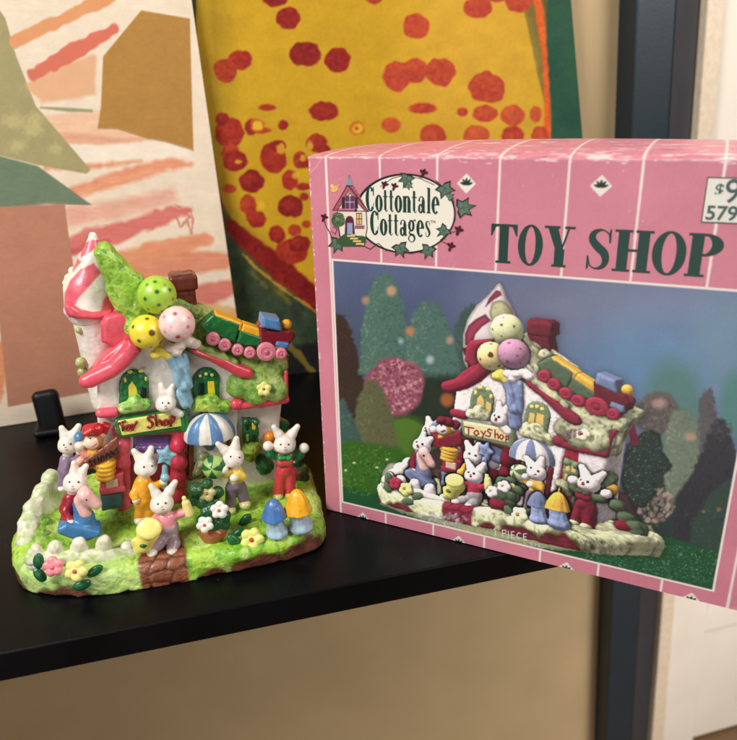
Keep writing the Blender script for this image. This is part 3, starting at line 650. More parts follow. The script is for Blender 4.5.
sdf('wing_eave', chain([(240, 406), (262, 404), (286, 400)], 3.6, -6, PINK)+[cap((286, 400), (286, 372), 2.6, 2.2, -4, None, (206, 190, 140))], FIG, vox=.7, k=1.5, col=(216, 70, 88))
# ---- roof moss
moss('roof_vine', [slabp(_pp(402, 150, 425, 112, 455, 106, 480, 122, 525, 170, 575, 225, 625, 262, 650, 330, 620, 420, 560, 440, 500, 400, 480, 330, 440, 240), -2, 18, 6.5, LIME), cap((120, 290), (142, 312), 13, 15, 6, None, LIME), ball(132, 328, 8, -2, LIME)], vox=.75, k=3, tones=[lin((142, 188, 56)), lin((172, 206, 84)), lin((96, 150, 44)), lin((190, 214, 104))])
moss('roof_moss', [cap((168, 318), (250, 352), 11, 10, 12, 8), cap((176, 340), (272, 372), 8, 12, 4, 2), cap((215, 345), (280, 360), 8, 8, 10, 8), cap((240, 385), (275, 385), 14, 13, 0, 0), cap((262, 365), (280, 366), 9, 8, 2), cap((180, 336), (232, 362), 5, 6, -4), ball(256, 396, 10, -5), ball(276, 392, 11, -4), cap((170, 300), (215, 320), 9, 9, 26)], vox=.85, k=3, shift=-.1, tones=[lin((120, 164, 62)), lin((164, 190, 96)), lin((84, 128, 48)), lin((190, 204, 130))])
sdf('roof_slab', [slabp([(172, 322), (290, 356), (286, 398), (236, 398), (200, 350)], 6, 34, 2, BRN)], FIG, vox=1.1, k=0, disp=lambda P: .4*noise(P/3), colf=moss_col(-.2))
# chimney
def brickcol(P):
    z = P[:, 2]/4.2; row = np.floor(z); x = (P[:, 0]+P[:, 1])/6.5+.5*(row % 2); m = np.maximum(np.clip(1-np.abs((z % 1)-.5)*0-(np.minimum(z % 1, 1-z % 1))*7, 0, 1), np.clip(1-np.minimum(x % 1, 1-x % 1)*9, 0, 1))
    return lin((112, 50, 36))*(1-m[:, None])+lin((74, 30, 24))*m[:, None]
sdf('chimney', [brick(184, 300, 11.5, 8, 26, 30, 1.5, BRN)], FIG, vox=.7, k=0, disp=lambda P: .25*noise(P/2.5), colf=brickcol)
sdf('chimney_cap', [brick(183, 281, 13.5, 9.5, 7, 30, 2, BRN)], FIG, vox=.7, k=0, disp=lambda P: .25*noise(P/3), col=(106, 46, 36))
# chimney-side bush
moss('ridge_moss', [cap((165, 305), (200, 325), 9, 8, 18), ball(196, 312, 7, 12)], vox=.8, tones=[lin((150, 170, 90)), lin((170, 190, 110)), lin((120, 130, 70)), lin((190, 120, 80))])
# ---- balloons
def balloon(px, py, r, Y, col, dotc, dots, sc=(1, 1, 1.02)):
    A = loc(px, py, Y); R = mm(r, A); D = []
    for dx, dy, a in dots:
        h = hit(A, R, px+dx, py+dy)-A; D.append((h, a))
    return sph('balloon', A, (R*sc[0], R*sc[1], R*sc[2]), col, FIG, D, dotc, 64)
balloon(157, 295, 19, -6, (166, 206, 66), (26, 92, 52), [(-2, -13, .1), (0, -3, .12), (2, 10, .1), (12, 12, .1), (-10, -10, .08), (13, -5, .11), (-12, 4, .11), (5, 16, .08), (-9, 14, .1), (8, -10, .05), (16, 4, .08)])
balloon(147, 332, 17.2, -12, (240, 218, 62), (96, 74, 40), [(5, 1, .19), (-8, 9, .12), (0, -13, .12), (14, -6, .1), (14, 10, .14), (-14, -5, .12), (4, 15, .1)])
balloon(177, 324, 17.8, -16, (240, 204, 200), (206, 66, 82), [(-13, -7, .08), (-2, -10, .12), (12, -6, .07), (11, 3, .09), (1, 13, .14), (-6, 3, .0), (-12, 8, .07), (6, 14, .05), (14, 10, .06)])
sdf('balloon_neck', [cap((160, 350), (168, 356), 5.5, 4.5, -10, None, (240, 216, 70)), ball(157, 354, 7, -10, (240, 216, 70), sz=.7)], FIG, vox=.6, k=1.5, col=(240, 218, 84))
sdf('ribbon_frill', [ball(x, y, 6, -10, WHITE, sz=.8) for x, y in [(170, 348), (180, 346), (189, 342), (195, 344), (176, 352)]], FIG, vox=.6, k=1.5, disp=lambda P: .35*noise(P/1.6), col=(230, 216, 206))
# blue streamer with hanging sleeves
sdf('blue_streamer', chain([(175, 356), (180, 366), (184, 378), (183, 392), (186, 402)], 7.0, -6, LBLUE)+chain([(170, 357), (177, 368), (178, 382)], 5, -9, LBLUE)+chain([(184, 356), (186, 370), (189, 386)], 3.8, -8, LBLUE)+[ball(184, 386, 6, -9, (170, 200, 212)), ball(171, 356, 5, -9, LBLUE)], FIG, vox=.6, k=1.3, disp=lambda P: .3*np.sin(P[..., 0]*1.6+P[..., 2]*.5), col=(140, 182, 202))

# ---- windows
def arch(cx, cy, hw, hh, n=12): return [(cx-hw, cy+hh)]+[(cx-hw*math.cos(t), cy-hh+hw-hw*1.0*math.sin(t)) for t in np.linspace(0, math.pi, n)]+[(cx+hw, cy+hh)]
def arched(cx, cy, hw, hh, tilt=0):
    w = sdf('arched_window', [slabp(arch(cx, cy, hw, hh), -2.2, 5, 1.3, DKG)], FIG, vox=.55, k=0, disp=lambda P: .3*noise(P/1.8), col=(24, 110, 54))
    return w
w1 = arched(134, 388, 15, 18); w2 = arched(206.5, 386, 13.5, 18)
def pane(parent, pts, col, Y=-2.9, nm='pane'): return sdf(nm, [slabp(pts, Y, 2.2, .3, col)], parent, vox=.45, k=0, col=col)
K3 = fr(0, 380, 4.335); K6 = fr(160, 380, 4.335); K4 = fr(160, 220, 4.335)
BLK = (16, 18, 18)
pane(w1, K3(610, 30, 636, 36, 636, 78, 610, 74), BLK); pane(w1, K3(556, 30, 572, 6, 592, 34, 600, 76, 572, 92, 558, 84), (224, 210, 60))
for q in [(130, 372, 3.6, 2), (141, 371, 3.6, 2), (125, 380, 2, 3), (146, 379, 2, 2.6)]: sdf('glazing_dab', [ball(q[0], q[1], 2.4, -3, (206, 206, 70), sy=.4, sx=q[2]/3, sz=q[3]/2.4)], w1, vox=.4, k=0, col=(200, 206, 80))
pane(w2, K6(170, 16, 192, 14, 194, 66, 170, 62), BLK); pane(w2, K6(206, 8, 236, 6, 240, 60, 208, 66), (236, 214, 40))
for x, y in [(200, 376), (206, 374), (212, 375)]: sdf('glazing_dab', [ball(x, y, 2.0, -3, (230, 220, 130), sy=.4)], w2, vox=.4, k=0, col=(226, 216, 120))
moss('window_box', [cap((124, 408), (146, 404), 6.2, 5.5, -4), ball(135, 402, 8, -4)], vox=.6, k=2, tones=[lin((132, 186, 70)), lin((170, 208, 106)), lin((84, 150, 54)), lin((200, 220, 150))])
moss('window_box', [cap((198, 406), (226, 406), 6.2, 6.2, -4), ball(211, 402, 9, -4), ball(200, 401, 6, -4)], vox=.6, k=2, tones=[lin((142, 194, 60)), lin((178, 210, 90)), lin((88, 150, 48)), lin((214, 216, 90))])
# small wing window, dark leaves
w3 = sdf('square_window', [slabp([(242, 419), (258, 420), (259, 444), (244, 446)], -2, 5, 1.0, DKG), ball(246, 422, 3.5, -2, DKG), ball(256, 422, 3.5, -2, DKG), ball(251, 432, 8, -1, DKG, sy=.3)], FIG, vox=.5, k=1, disp=lambda P: .3*noise(P/1.5), col=(22, 92, 50))
for q, c in [((246, 424, 249, 431), (18, 34, 26)), ((252, 423, 256, 430), (214, 186, 60)), ((246, 434, 249, 442), (150, 170, 60)), ((252, 434, 256, 442), (22, 40, 30))]: pane(w3, [(q[0], q[1]), (q[2], q[1]), (q[2], q[3]), (q[0], q[3])], c, -2.7)
moss('window_box', [ball(250, 450, 8, -4), ball(244, 449, 5, -4), ball(257, 448, 5, -3), ball(250, 456, 6, -4)], vox=.6, k=2, tones=[lin((120, 150, 40)), lin((150, 176, 60)), lin((90, 120, 36)), lin((160, 186, 90))])
def leaf(parent, px, py, r, ang, Y, col=DKG, nm='leaf', sz=.28):
    A = loc(px, py, Y); R = mm(r, A); m = rotm(0, ang, 0)
    def f(P):
        q = (P-A) @ m; w = .58*R*np.sqrt(np.clip(1-(q[..., 2]/R)**2, 0, 1))+.01; return (np.sqrt((q[..., 0]/.58)**2+(q[..., 1]/sz)**2+q[..., 2]**2)-R)*.4+.22*np.exp(-(q[..., 0]/.35)**2)*(q[..., 1] < 0)
    return sdf(nm, [(f, A-R, A+R, col)], parent, vox=.5, k=0, col=col)
def flower(px, py, r, Y, col, cc, n=5, nm='flower', ph=.3, label=None):
    A = loc(px, py, Y); R = mm(r, A); pr_ = []
    for i in range(n):
        t = ph+2*math.pi*i/n; C = A+(RTL*math.cos(t)+UPL*math.sin(t))*R*.56; pr_.append(EL(C, (R*.44, R*.34, R*.44), col))
    pr_.append(EL(A, (R*.4, R*.3, R*.4), col)); o = sdf(nm, pr_, FIG, vox=.45, k=.8, col=col, label=label)
    sdf('flower_centre', [EL(A+VIEW*R*.28, R*.2, cc)], o, vox=.4, k=0, col=cc); return o
flower(264, 389, 8, -12, (222, 226, 130), (170, 90, 40), 5)
# ---- sign
SG = sdf('shop_sign', [slabp([(115, 420), (182, 410), (189, 418), (188, 424), (184, 431), (122, 439), (117, 434)], -7, 5, 1.6, DKG), cap((183, 412), (185, 428), 4, 4, -6, None, DKG), cap((117, 422), (121, 435), 2.2, 2.6, -6, None, DKG)], FIG, vox=.6, k=1.2, col=(34, 122, 52))
sdf('sign_face', [slabp([(117.5, 421.5), (180, 411.5), (182, 426.5), (122, 436)], -8, 3, .6, (232, 226, 96))], SG, vox=.5, k=0, col=(238, 228, 122))
def strokes(name, S_, Y, rpx, col, parent):
    lines = []
    for s_ in S_:
        c = curve([(x, y, 0) for x, y in s_], 5) if len(s_) > 2 else [np.array((*q, 0.)) for q in s_]
        lines.append([loc(q[0], q[1], Y) for q in c])
    tubes(name, lines, mm(rpx, loc(*S_[0][0], Y)), col, parent)
def pr2(K, *ls): return [K(*l) for l in ls]
# "Toy Shop" brushed on the sign (sketch coordinates)
strokes('lettering', pr2(K3, (512, 190, 545, 178), (530, 186, 533, 220), (552, 196, 545, 206, 552, 217, 562, 211, 560, 198, 552, 196), (568, 190, 576, 203), (594, 178, 582, 200, 574, 218),
    (664, 160, 646, 158, 642, 170, 656, 182, 660, 196, 650, 206, 638, 202), (670, 146, 680, 199), (680, 184, 692, 174, 700, 190, 702, 196), (716, 172, 708, 182, 714, 194, 726, 188, 726, 176, 716, 172))+
    pr2(K6, (44, 158, 46, 200), (44, 164, 56, 158, 62, 168, 56, 182, 46, 182)), -8.4, 1.3, (138, 22, 26), SG)
# ---- awning over the shop window
A0 = loc(210, 436, -6)
def awn(P):
    q = P-A0; r = mm(25, A0); d = np.sqrt((q[..., 0]/r)**2+(q[..., 1]/(r*.75))**2+((q[..., 2])/(r*1.0))**2); return np.maximum((d-1)*r*.8, -(q[..., 2]+1.0+.6*np.cos(np.arctan2(q[..., 0], -q[..., 1])*10)))
def awnc(P):
    a = np.arctan2(P[:, 0]-A0[0], -(P[:, 1]-A0[1]))/math.pi*2*2.5+.5; s = np.clip((np.abs((a % 2)-1)-.5)*14+.5, 0, 1)[:, None]
    return lin((92, 134, 180))*(1-s)+lin((226, 222, 214))*s
sdf('awning', [(awn, A0-[18, 14, 3], A0+[18, 14, 18], None)], FIG, vox=.55, k=0, disp=lambda P: .22*np.cos(np.arctan2(P[..., 0]-A0[0], -(P[..., 1]-A0[1]))*10), colf=awnc)
sw = sdf('shop_window', [slabp([(190, 436), (230, 436), (230, 476), (190, 476)], 1.5, 3, .5, (40, 40, 44))], FIG, vox=.7, k=0, col=(34, 36, 40))
for (a, b, c, d, r) in [(190.5, 438, 191, 478, 3), (229, 436, 228, 474, 2.6), (190, 476, 204, 475, 3.8)]: sdf('window_post', [cap((a, b), (c, d), r, r, -1, None, BRN)], sw, vox=.6, k=0, col=(122, 62, 34))
sdf('blue_toy', [ball(210, 446, 5, -2, BLUEC), ball(217, 443, 3, -2, BLUEC), ball(204, 444, 3, -2, BLUEC)], sw, vox=.6, k=1, col=(90, 124, 150))
moss('display_greenery', [ball(202, 466, 7, -2), ball(198, 472, 6, -3), ball(204, 456, 5, -1)], vox=.6, k=1.5, parent=sw, tones=[lin((110, 130, 80)), lin((150, 160, 110)), lin((70, 90, 50)), lin((120, 100, 60))])
# ---- train
TR = empty('toy_train', (0, 0, 0)); TR.parent = FIG
def wagon(body, top, name='wagon'):
    w = sdf(name, [slabp(body, -6, 12, 1.4, DKG)], TR, vox=.6, k=0, disp=lambda P: .2*noise(P/2), col=(22, 108, 50)); sdf('cargo', [slabp(top, -5.5, 11, 1.5, ORG_)], w, vox=.6, k=0, col=(240, 176, 34)); return w
wagon(K4(176, 460, 232, 410, 348, 452, 326, 536, 206, 496), K4(226, 436, 242, 404, 360, 448, 352, 486))
wagon(K4(330, 534, 348, 478, 446, 512, 434, 550, 350, 548), K4(348, 486, 362, 450, 436, 474, 444, 516))
LO = sdf('engine', [slabp(K4(432, 548, 428, 462, 446, 448, 470, 480, 560, 482, 580, 512, 564, 540, 500, 552), -6, 12, 1.5, (126, 22, 40)), cap((283, 337), (290, 335), 7, 5.5, 0, None, (126, 22, 40))], TR, vox=.6, k=1, col=(124, 24, 40))
sdf('cab_roof', [slabp(K4(440, 470, 446, 420, 520, 432, 532, 486), -8, 16, 2, BLUEC)], LO, vox=.6, k=0, col=(84, 136, 190))
sdf('smoke_stack', [ball(286.5, 324.5, 5.4, 0, ORG_), cap((286, 326), (285, 336), 3, 3, 0, None, (126, 22, 40))], LO, vox=.55, k=.5)
sdf('cow_catcher', [slabp(K4(500, 548, 508, 528, 560, 534, 564, 556, 540, 566), -8, 6, 1.6, BLUEC)], LO, vox=.6, k=0, col=(80, 120, 170))
for (x, y, r) in [(230, 514, 30), (280, 540, 28), (336, 562, 26), (388, 574, 26), (460, 570, 42), (524, 578, 26)]:
    (cx, cy), = K4(x, y); A = loc(cx, cy, -8.5); R = mm(r/4.335, A)
    wh = sdf('wheel', [CY(A, R, 1.8, .9, (222, 130, 152)), TO(A-np.array([0, 1.6, 0]), R*.62, .55, (222, 130, 152))], TR, vox=.45, k=.6, col=(224, 132, 152))
    sdf('hub', [EL(A-np.array([0, 1.9, 0]), (R*.26, .9, R*.26), PINK)], wh, vox=.4, k=0, col=(208, 100, 128))
# ---- rabbits
def eyes(parent, A, R, c, pts, r=.55, col=(24, 20, 24)):
    for dx, dy in pts: sph('eye', hit(A, R, c[0]+dx, c[1]+dy), r, col, parent, seg=8)
def rabbit(label, head, hr, Y, ears, torso, tr, arms, legs, shirt, trousers, eye, nose, hand=4.2, foot=5, footc=WHITE, armr=4.0, legr=5.5, headsc=(1.0, .92, .93), footshift=(0, 0), extra=()):
    tr = tr*.93; armr = armr*.9; legr = legr*.93; c0 = loc(*head, Y); R = mm(hr, c0); prims = [EL(c0, np.array(headsc)*R, WHITE), EL(c0+VIEW*R*.45-UPL*R*.36, R*.52, WHITE), EL(c0+VIEW*R*.25-UPL*R*.3+RTL*R*.42, R*.48, WHITE), EL(c0+VIEW*R*.25-UPL*R*.3-RTL*R*.42, R*.48, WHITE)]
    for e in ears:
        ex, ey = e[:2]; m = (head[0]+(ex-head[0])*.55, head[1]+(ey-head[1])*.55)
        prims += [cap((head[0]+(ex-head[0])*.3, head[1]+(ey-head[1])*.3), m, 3.4, 4.7, Y+1, None), cap(m, (ex, ey), 4.7, 2.9, Y+1, None)]
    prims.append(cap(torso[0], torso[1], tr*.72, tr*.8, Y+.5)); prims.append(cap(head, torso[0], hr*.5, tr*.6, Y+.5))
    for a in arms:
        for i in range(len(a)-1): prims.append(cap(a[i][:2], a[i+1][:2], armr*.6, armr*.6, Y+(a[i][2] if len(a[i]) > 2 else 0), Y+(a[i+1][2] if len(a[i+1]) > 2 else 0)))
        prims.append(ball(a[-1][0], a[-1][1], hand, Y+(a[-1][2] if len(a[-1]) > 2 else 0), WHITE))
    for l in legs:
        for i in range(len(l)-1): prims.append(cap(l[i][:2], l[i+1][:2], legr*.6, legr*.6, Y+(l[i][2] if len(l[i]) > 2 else 0), Y+(l[i+1][2] if len(l[i+1]) > 2 else 0)))
        e = l[-1]; prims.append(ball(e[0]+footshift[0], e[1]+footshift[1]+2, foot, Y-2+(e[2] if len(e) > 2 else 0), footc, sy=1.2, sz=.8))
    b = sdf('rabbit', prims+list(extra), FIG, vox=.6, k=1.3, label=label)
    for e in ears:
        ex, ey = e[:2]; m1 = (head[0]+(ex-head[0])*.5, head[1]+(ey-head[1])*.5); m2 = (head[0]+(ex-head[0])*.9, head[1]+(ey-head[1])*.9)
        sdf('inner_ear', [CP(loc(*m1, Y+1)+VIEW*mm(3.2, c0), loc(*m2, Y+1)+VIEW*mm(1.9, c0), mm(1.5, c0), mm(1.1, c0), (238, 206, 198))], b, vox=.45, k=0, col=(238, 210, 202))
    if shirt is not None:
        pr_ = [cap(torso[0], torso[1], tr*.92, tr, Y, None)]
        for a in arms:
            n = len(a)-1
            for i in range(n):
                p, q = a[i], a[i+1]
                if i == n-1: q = tuple(p[j]+(q[j]-p[j])*.72 for j in range(2))+((q[2] if len(q) > 2 else 0),)
                pr_.append(cap(p[:2], q[:2], armr, armr*.9, Y+(p[2] if len(p) > 2 else 0), Y+(q[2] if len(q) > 2 else 0)))
        sdf('shirt', pr_, b, vox=.6, k=1.6, disp=lambda P: .18*noise(P/2.4), col=shirt)
    if trousers is not None:
        pr_ = []
        for l in legs:
            for i in range(len(l)-1): pr_.append(cap(l[i][:2], l[i+1][:2], legr, legr*.92, Y-.6+(l[i][2] if len(l[i]) > 2 else 0), Y-.6+(l[i+1][2] if len(l[i+1]) > 2 else 0)))
        pr_.append(ball(torso[1][0], torso[1][1], tr*1.06, Y-.3, None))
        sdf('trousers', pr_, b, vox=.6, k=1.6, disp=lambda P: .18*noise(P/2.4), col=trousers)
    hc = np.array(headsc)*R; eyes(b, c0, hc*1.0, head, eye, .62)
    sph('nose', hit(c0+VIEW*R*.45-UPL*R*.36, R*.52, head[0]+nose[0], head[1]+nose[1]), (.75, .5, .5), (226, 130, 130), b, seg=8)
    m = hit(c0+VIEW*R*.45-UPL*R*.36, R*.53, head[0]+nose[0], head[1]+nose[1]+2.4); k_ = mm(1, c0)
    tubes('mouth', [[m+RTL*(-1.9*k_)+UPL*.5*k_, m-UPL*.4*k_, m+RTL*(1.9*k_)+UPL*.5*k_]], .2, (170, 80, 84), b)
    return b
# right: arms raised, green shirt, red overalls
r1 = rabbit('rabbit with raised arms, green shirt and red overalls', (285, 443.5), 11, -18, [(274, 427), (297.5, 426.5)], ((284, 458), (285, 468)), 8.5, [[(278, 457), (270, 454), (268, 446)], [(291, 457), (300, 455), (304, 448)]], [[(281, 472), (278, 494)], [(290, 472), (290, 493)]], (18, 104, 56), (214, 62, 74), [(-4.2, 1), (3.6, 1)], (0, 4), hand=5.2, foot=5.2, footc=(196, 198, 100), armr=4.6, legr=6.3)
sdf('bib', [cap((281, 462), (289, 462), 4.5, 4.5, -22, None)]+[cap((280, 466), (279, 455), 1.6, 1.6, -22.5), cap((289, 466), (291, 455), 1.6, 1.6, -22.5)], r1, vox=.5, k=1, col=(216, 70, 80))
sdf('bow_tie', [ball(280.5, 458, 3.6, -23.5, DKG, sz=.8), ball(288.5, 458, 3.6, -23.5, DKG, sz=.8), ball(284.5, 458, 2, -24.5, DKG)], r1, vox=.5, k=.5, col=(36, 140, 70))
# middle: with beach ball
r2 = rabbit('rabbit in grey trousers holding a green beach ball', (233.5, 457.5), 10.6, -26, [(218, 444), (236.5, 438.5)], ((236, 472), (236, 484)), 8.5, [[(231, 470), (226, 474, -3), (224, 470, -5)], [(240, 472), (243, 477, -4), (234, 478, -7)]], [[(231, 488), (230, 508)], [(241, 488), (245, 502)]], (238, 210, 92), (124, 108, 122), [(-3, -1), (6, 0)], (3, 3.5), hand=4.4, foot=6, footc=(206, 204, 130), armr=4.2, legr=6.2)
A = loc(214.5, 467, -27); R = mm(12, A)
def ballc(P):
    a = np.arctan2(P[:, 2]-A[2]-.3*R, P[:, 0]-A[0]+.3*R)/math.pi*4; s = np.clip((np.abs((a % 2)-1)-.5)*10+.5, 0, 1)[:, None]; return lin((24, 100, 50))*s+lin((170, 200, 110))*(1-s)
sdf('beach_ball', [EL(A, R, None)], FIG, vox=.55, k=0, colf=ballc)
# left of door: orange coat with blue star wand
r3 = rabbit('rabbit in an orange coat holding a blue star wand', (146, 466), 11.4, -22, [(134, 451), (151, 448)], ((143, 482), (143, 500)), 9.5, [[(148, 484), (156, 486, -3), (163, 482, -6)], [(138, 484), (134, 494, -3), (136, 500, -5)]], [[(141, 505), (139, 518)], [(149, 505), (149, 517)]], (238, 168, 40), (236, 162, 36), [(-2, 1), (6, 0)], (3, 4.5), hand=4, foot=5, armr=4.6, legr=6)
st = []; (sx, sy) = (166, 457)
spts = [(sx+(11.5 if k % 2 == 0 else 6.4)*math.sin(k*math.pi/5+.2), sy-(11.5 if k % 2 == 0 else 6.4)*math.cos(k*math.pi/5+.2)) for k in range(10)]
wand = sdf('star_wand', [slabp(spts, -30, 4, 1.6, LBLUE), cap((165, 466), (164, 486), 2.8, 3.2, -27, None, LBLUE), ball(165, 478, 4.6, -28, LBLUE)], FIG, vox=.55, k=1.2, col=(136, 182, 196))
tubes('star_face', [[loc(sx-3, sy-1.5, -30.6), loc(sx-3, sy-.6, -30.6)], [loc(sx+2, sy-2, -30.6), loc(sx+2, sy-1, -30.6)], [loc(sx-2.5, sy+2, -30.6), loc(sx, sy+3.2, -30.6), loc(sx+2.5, sy+1.6, -30.6)]], .25, (60, 90, 120), wand)
# front: seated, pink top
r4 = rabbit('seated rabbit in a pink top waving one arm', (162, 503), 11.4, -44, [(151, 486), (175, 482)], ((166, 518), (169, 528)), 10, [[(172, 516), (180, 513, -1), (187, 512, -3)], [(158, 516), (152, 522, -4), (148, 528, -7)]], [[(166, 534), (158, 544, -6), (152, 550, -9)], [(172, 533), (174, 543, -6), (172, 549, -9)]], (240, 156, 168), (168, 146, 156), [(-4, 1), (3.6, 0)], (0, 4), hand=4.2, foot=5.5, armr=4.8, legr=6.6)
sdf('mitten', [cap((186, 503), (189, 513), 4.2, 5.2, -47, None, (240, 224, 130)), ball(184, 498, 2.4, -47, (240, 224, 130))], r4, vox=.55, k=1.2, col=(240, 226, 146))
bk = sdf('yellow_bucket', [cap((148, 533), (144, 545), 11.5, 8, -56, None, (240, 222, 110)), cap((134, 541), (138, 550), 3, 4, -56, None, (240, 222, 80))], FIG, vox=.6, k=2, col=(242, 226, 112))
sdf('bucket_rim', [EL(loc(149, 529, -61), (7.2, 2.6, 6.2), (230, 206, 90), (-28, 0, 0))], bk, vox=.5, k=0, col=(246, 232, 136))
sdf('handle_gap', [ball(143.5, 545.5, 4, -61, DKG, sy=.5, sz=.6)], bk, vox=.5, k=0, col=(24, 96, 40))
# on the rocking horse
r5 = rabbit('rabbit in dark red riding a blue rocking horse', (75.5, 482), 11.6, -24, [(74, 463), (86, 466)], ((71, 498), (68, 508)), 8.5, [[(76, 500), (80, 504, -3), (82, 508, -5)], [(68, 500), (66, 512, -4), (70, 519, -6)]], [[(68, 512), (66, 520, -4), (70, 520, -8)], [(72, 512), (78, 522, 3)]], (160, 34, 52), (150, 30, 50), [(-6, 0), (3, 0)], (-3, 4.5), hand=4.4, foot=4.6, armr=4.6, legr=6)
hs = sdf('rocking_horse', [cap((84, 520), (86, 530), 10.5, 11, -31, None, BLUEC), cap((80, 504), (84, 516), 7, 9, -31, None, BLUEC), slabp([(57, 530), (66, 525), (100, 532), (101, 537), (80, 543), (58, 535)], -40, 14, 1.8, (64, 118, 168))], FIG, vox=.65, k=2.5, col=(62, 122, 176))
hh = sdf('horse_head', [cap((85, 495), (96, 504), 7.5, 5.6, -35, None, PALEP), cap((83, 492), (85, 488), 4, 2.4, -33, None, PALEP), cap((80, 500), (85, 512), 6, 6.5, -33, None, PALEP)], hs, vox=.6, k=2.2, col=(240, 190, 184))
sph('eye', hit(loc(87, 497, -35), mm(7.2, loc(87, 497, -35)), 86.5, 500), .55, (60, 40, 30), hh, seg=8)
# back left
r6 = rabbit('rabbit in a lilac shirt standing at the back left', (69, 444), 10.4, 2, [(61.5, 428), (78.5, 426)], ((67, 460), (66, 470)), 8, [[(72, 461), (78, 458, -3), (80, 452, -4)]], [[(64, 474), (62, 486)], [(70, 474), (72, 486)]], (150, 128, 156), (140, 120, 150), [(-5, 1), (1.5, 0)], (-3.5, 3.5), hand=3.6, foot=4, armr=4, legr=5)
sph('blue_ball', loc(80, 437, -4), mm(5.8, loc(80, 437, -4)), (84, 138, 178), FIG)
# over the sign
c0 = loc(167, 403, -7)
r7 = rabbit('white rabbit peeping over the shop sign', (166, 403), 10, -8, [(161, 385), (173, 386)], ((170, 410), (176, 412)), 6, [[(172, 410), (180, 414)]], [], None, None, [(-3.5, 0), (2.5, 0)], (-.5, 3.2), hand=4, armr=3.6)
# ---- jack in the box
jb = sdf('toy_box', [slabp([(99, 477), (124, 473), (125, 491), (101, 494)], -12, 12, 1.2, PINK), slabp([(99, 490), (126, 487), (127, 492), (100, 496)], -13, 12, .8, (190, 60, 80))], FIG, vox=.7, k=.5, col=(214, 84, 98))
sdf('box_front', [slabp([(105, 482), (118, 479), (119, 487), (106, 489)], -12.7, 2, .4, (226, 190, 170))], jb, vox=.5, k=0, col=(224, 186, 168))
sdf('blue_block', [slabp([(100, 496), (123, 492), (122, 508), (102, 512)], -12, 10, 1.2, (60, 96, 116))], FIG, vox=.7, k=0, disp=lambda P: .3*noise(P/3), col=(72, 112, 128))
sp = sdf('spring', [(lambda P, a=loc(106, 476-4.3*i, -9): np.sqrt((np.sqrt((P[..., 0]-a[0])**2+(P[..., 1]-a[1])**2)-4.6)**2+(P[..., 2]-a[2])**2)-1.5, loc(106, 476-4.3*i, -9)-6.5, loc(106, 476-4.3*i, -9)+6.5, (238, 176, 50)) for i in range(4)]+[cap((106, 476), (106, 462), 6, 6, -9, None, (214, 140, 40))], FIG, vox=.55, k=.6, col=(238, 180, 54))
brd = sdf('surprise_board', [slabp([(83, 462), (117, 437), (121, 452), (117, 456), (92, 470), (85, 469)], -13, 4, 1.4, BRN)], FIG, vox=.6, k=0, disp=lambda P: .25*noise(P/2), col=(132, 70, 48))
Kq = lambda *q: K3(*q)
strokes('lettering', [Kq(400, 352, 390, 346, 386, 356, 396, 364, 394, 374, 384, 372)]+pr2(Kq, (408, 340, 410, 360, 420, 362, 426, 352, 422, 334), (432, 328, 438, 356), (432, 330, 444, 328, 444, 340, 436, 342, 450, 350), (454, 320, 460, 344), (454, 320, 466, 318, 466, 330, 458, 332), (472, 312, 478, 338), (472, 312, 484, 310, 482, 322, 476, 324, 490, 330), (491, 304, 496, 328), (514, 294, 504, 294, 502, 304, 512, 308, 512, 320, 504, 320)), -13.5, .6, (24, 12, 12), brd)
c0 = loc(93.5, 441, -8); Rm = mm(9.5, c0)
mk = sdf('monkey', [EL(c0, (Rm, Rm*.9, Rm*.95), (198, 128, 84)), EL(c0+VIEW*Rm*.45-UPL*Rm*.1, (Rm*.78, Rm*.6, Rm*.72), (238, 214, 190)), ball(83.5, 444, 3.6, -8, (226, 150, 130)), ball(102.5, 434, 4, -6, (238, 200, 180)), cap((94, 452), (99, 462), 7, 8, -8, None, (236, 176, 60)), cap((86, 455), (80, 448), 4, 4.6, -9, None, (240, 168, 150)), ball(79, 446, 4.6, -10, (236, 222, 208)), cap((84, 458), (79, 462), 4, 4.5, -8, None, (240, 170, 150))], FIG, vox=.55, k=1.0, label='jack-in-the-box monkey with a red cap')
sdf('cap', [cap((88, 430), (97, 429), 6, 6.5, -9, None, (196, 30, 40)), cap((85, 434), (92, 430), 2.6, 3, -13, None, (196, 30, 40)), brick(105, 428, 4, 3, 5, -5, 1, (150, 30, 36), (0, 30, 0))], mk, vox=.55, k=1.6, col=(192, 30, 42))
eyes(mk, c0+VIEW*Rm*.45-UPL*Rm*.1, np.array((Rm*.78, Rm*.6, Rm*.72)), (93.5, 441), [(-3.2, -2.4), (2.6, -4)], .5)
m_ = hit(c0+VIEW*Rm*.45-UPL*Rm*.1, np.array((Rm*.78, Rm*.6, Rm*.72)), 93.5, 445)
tubes('mouth', [[m_-RTL*2.2+UPL*.2, m_-UPL*1.0, m_+RTL*2.2+UPL*1.0]], .28, (190, 50, 50), mk)
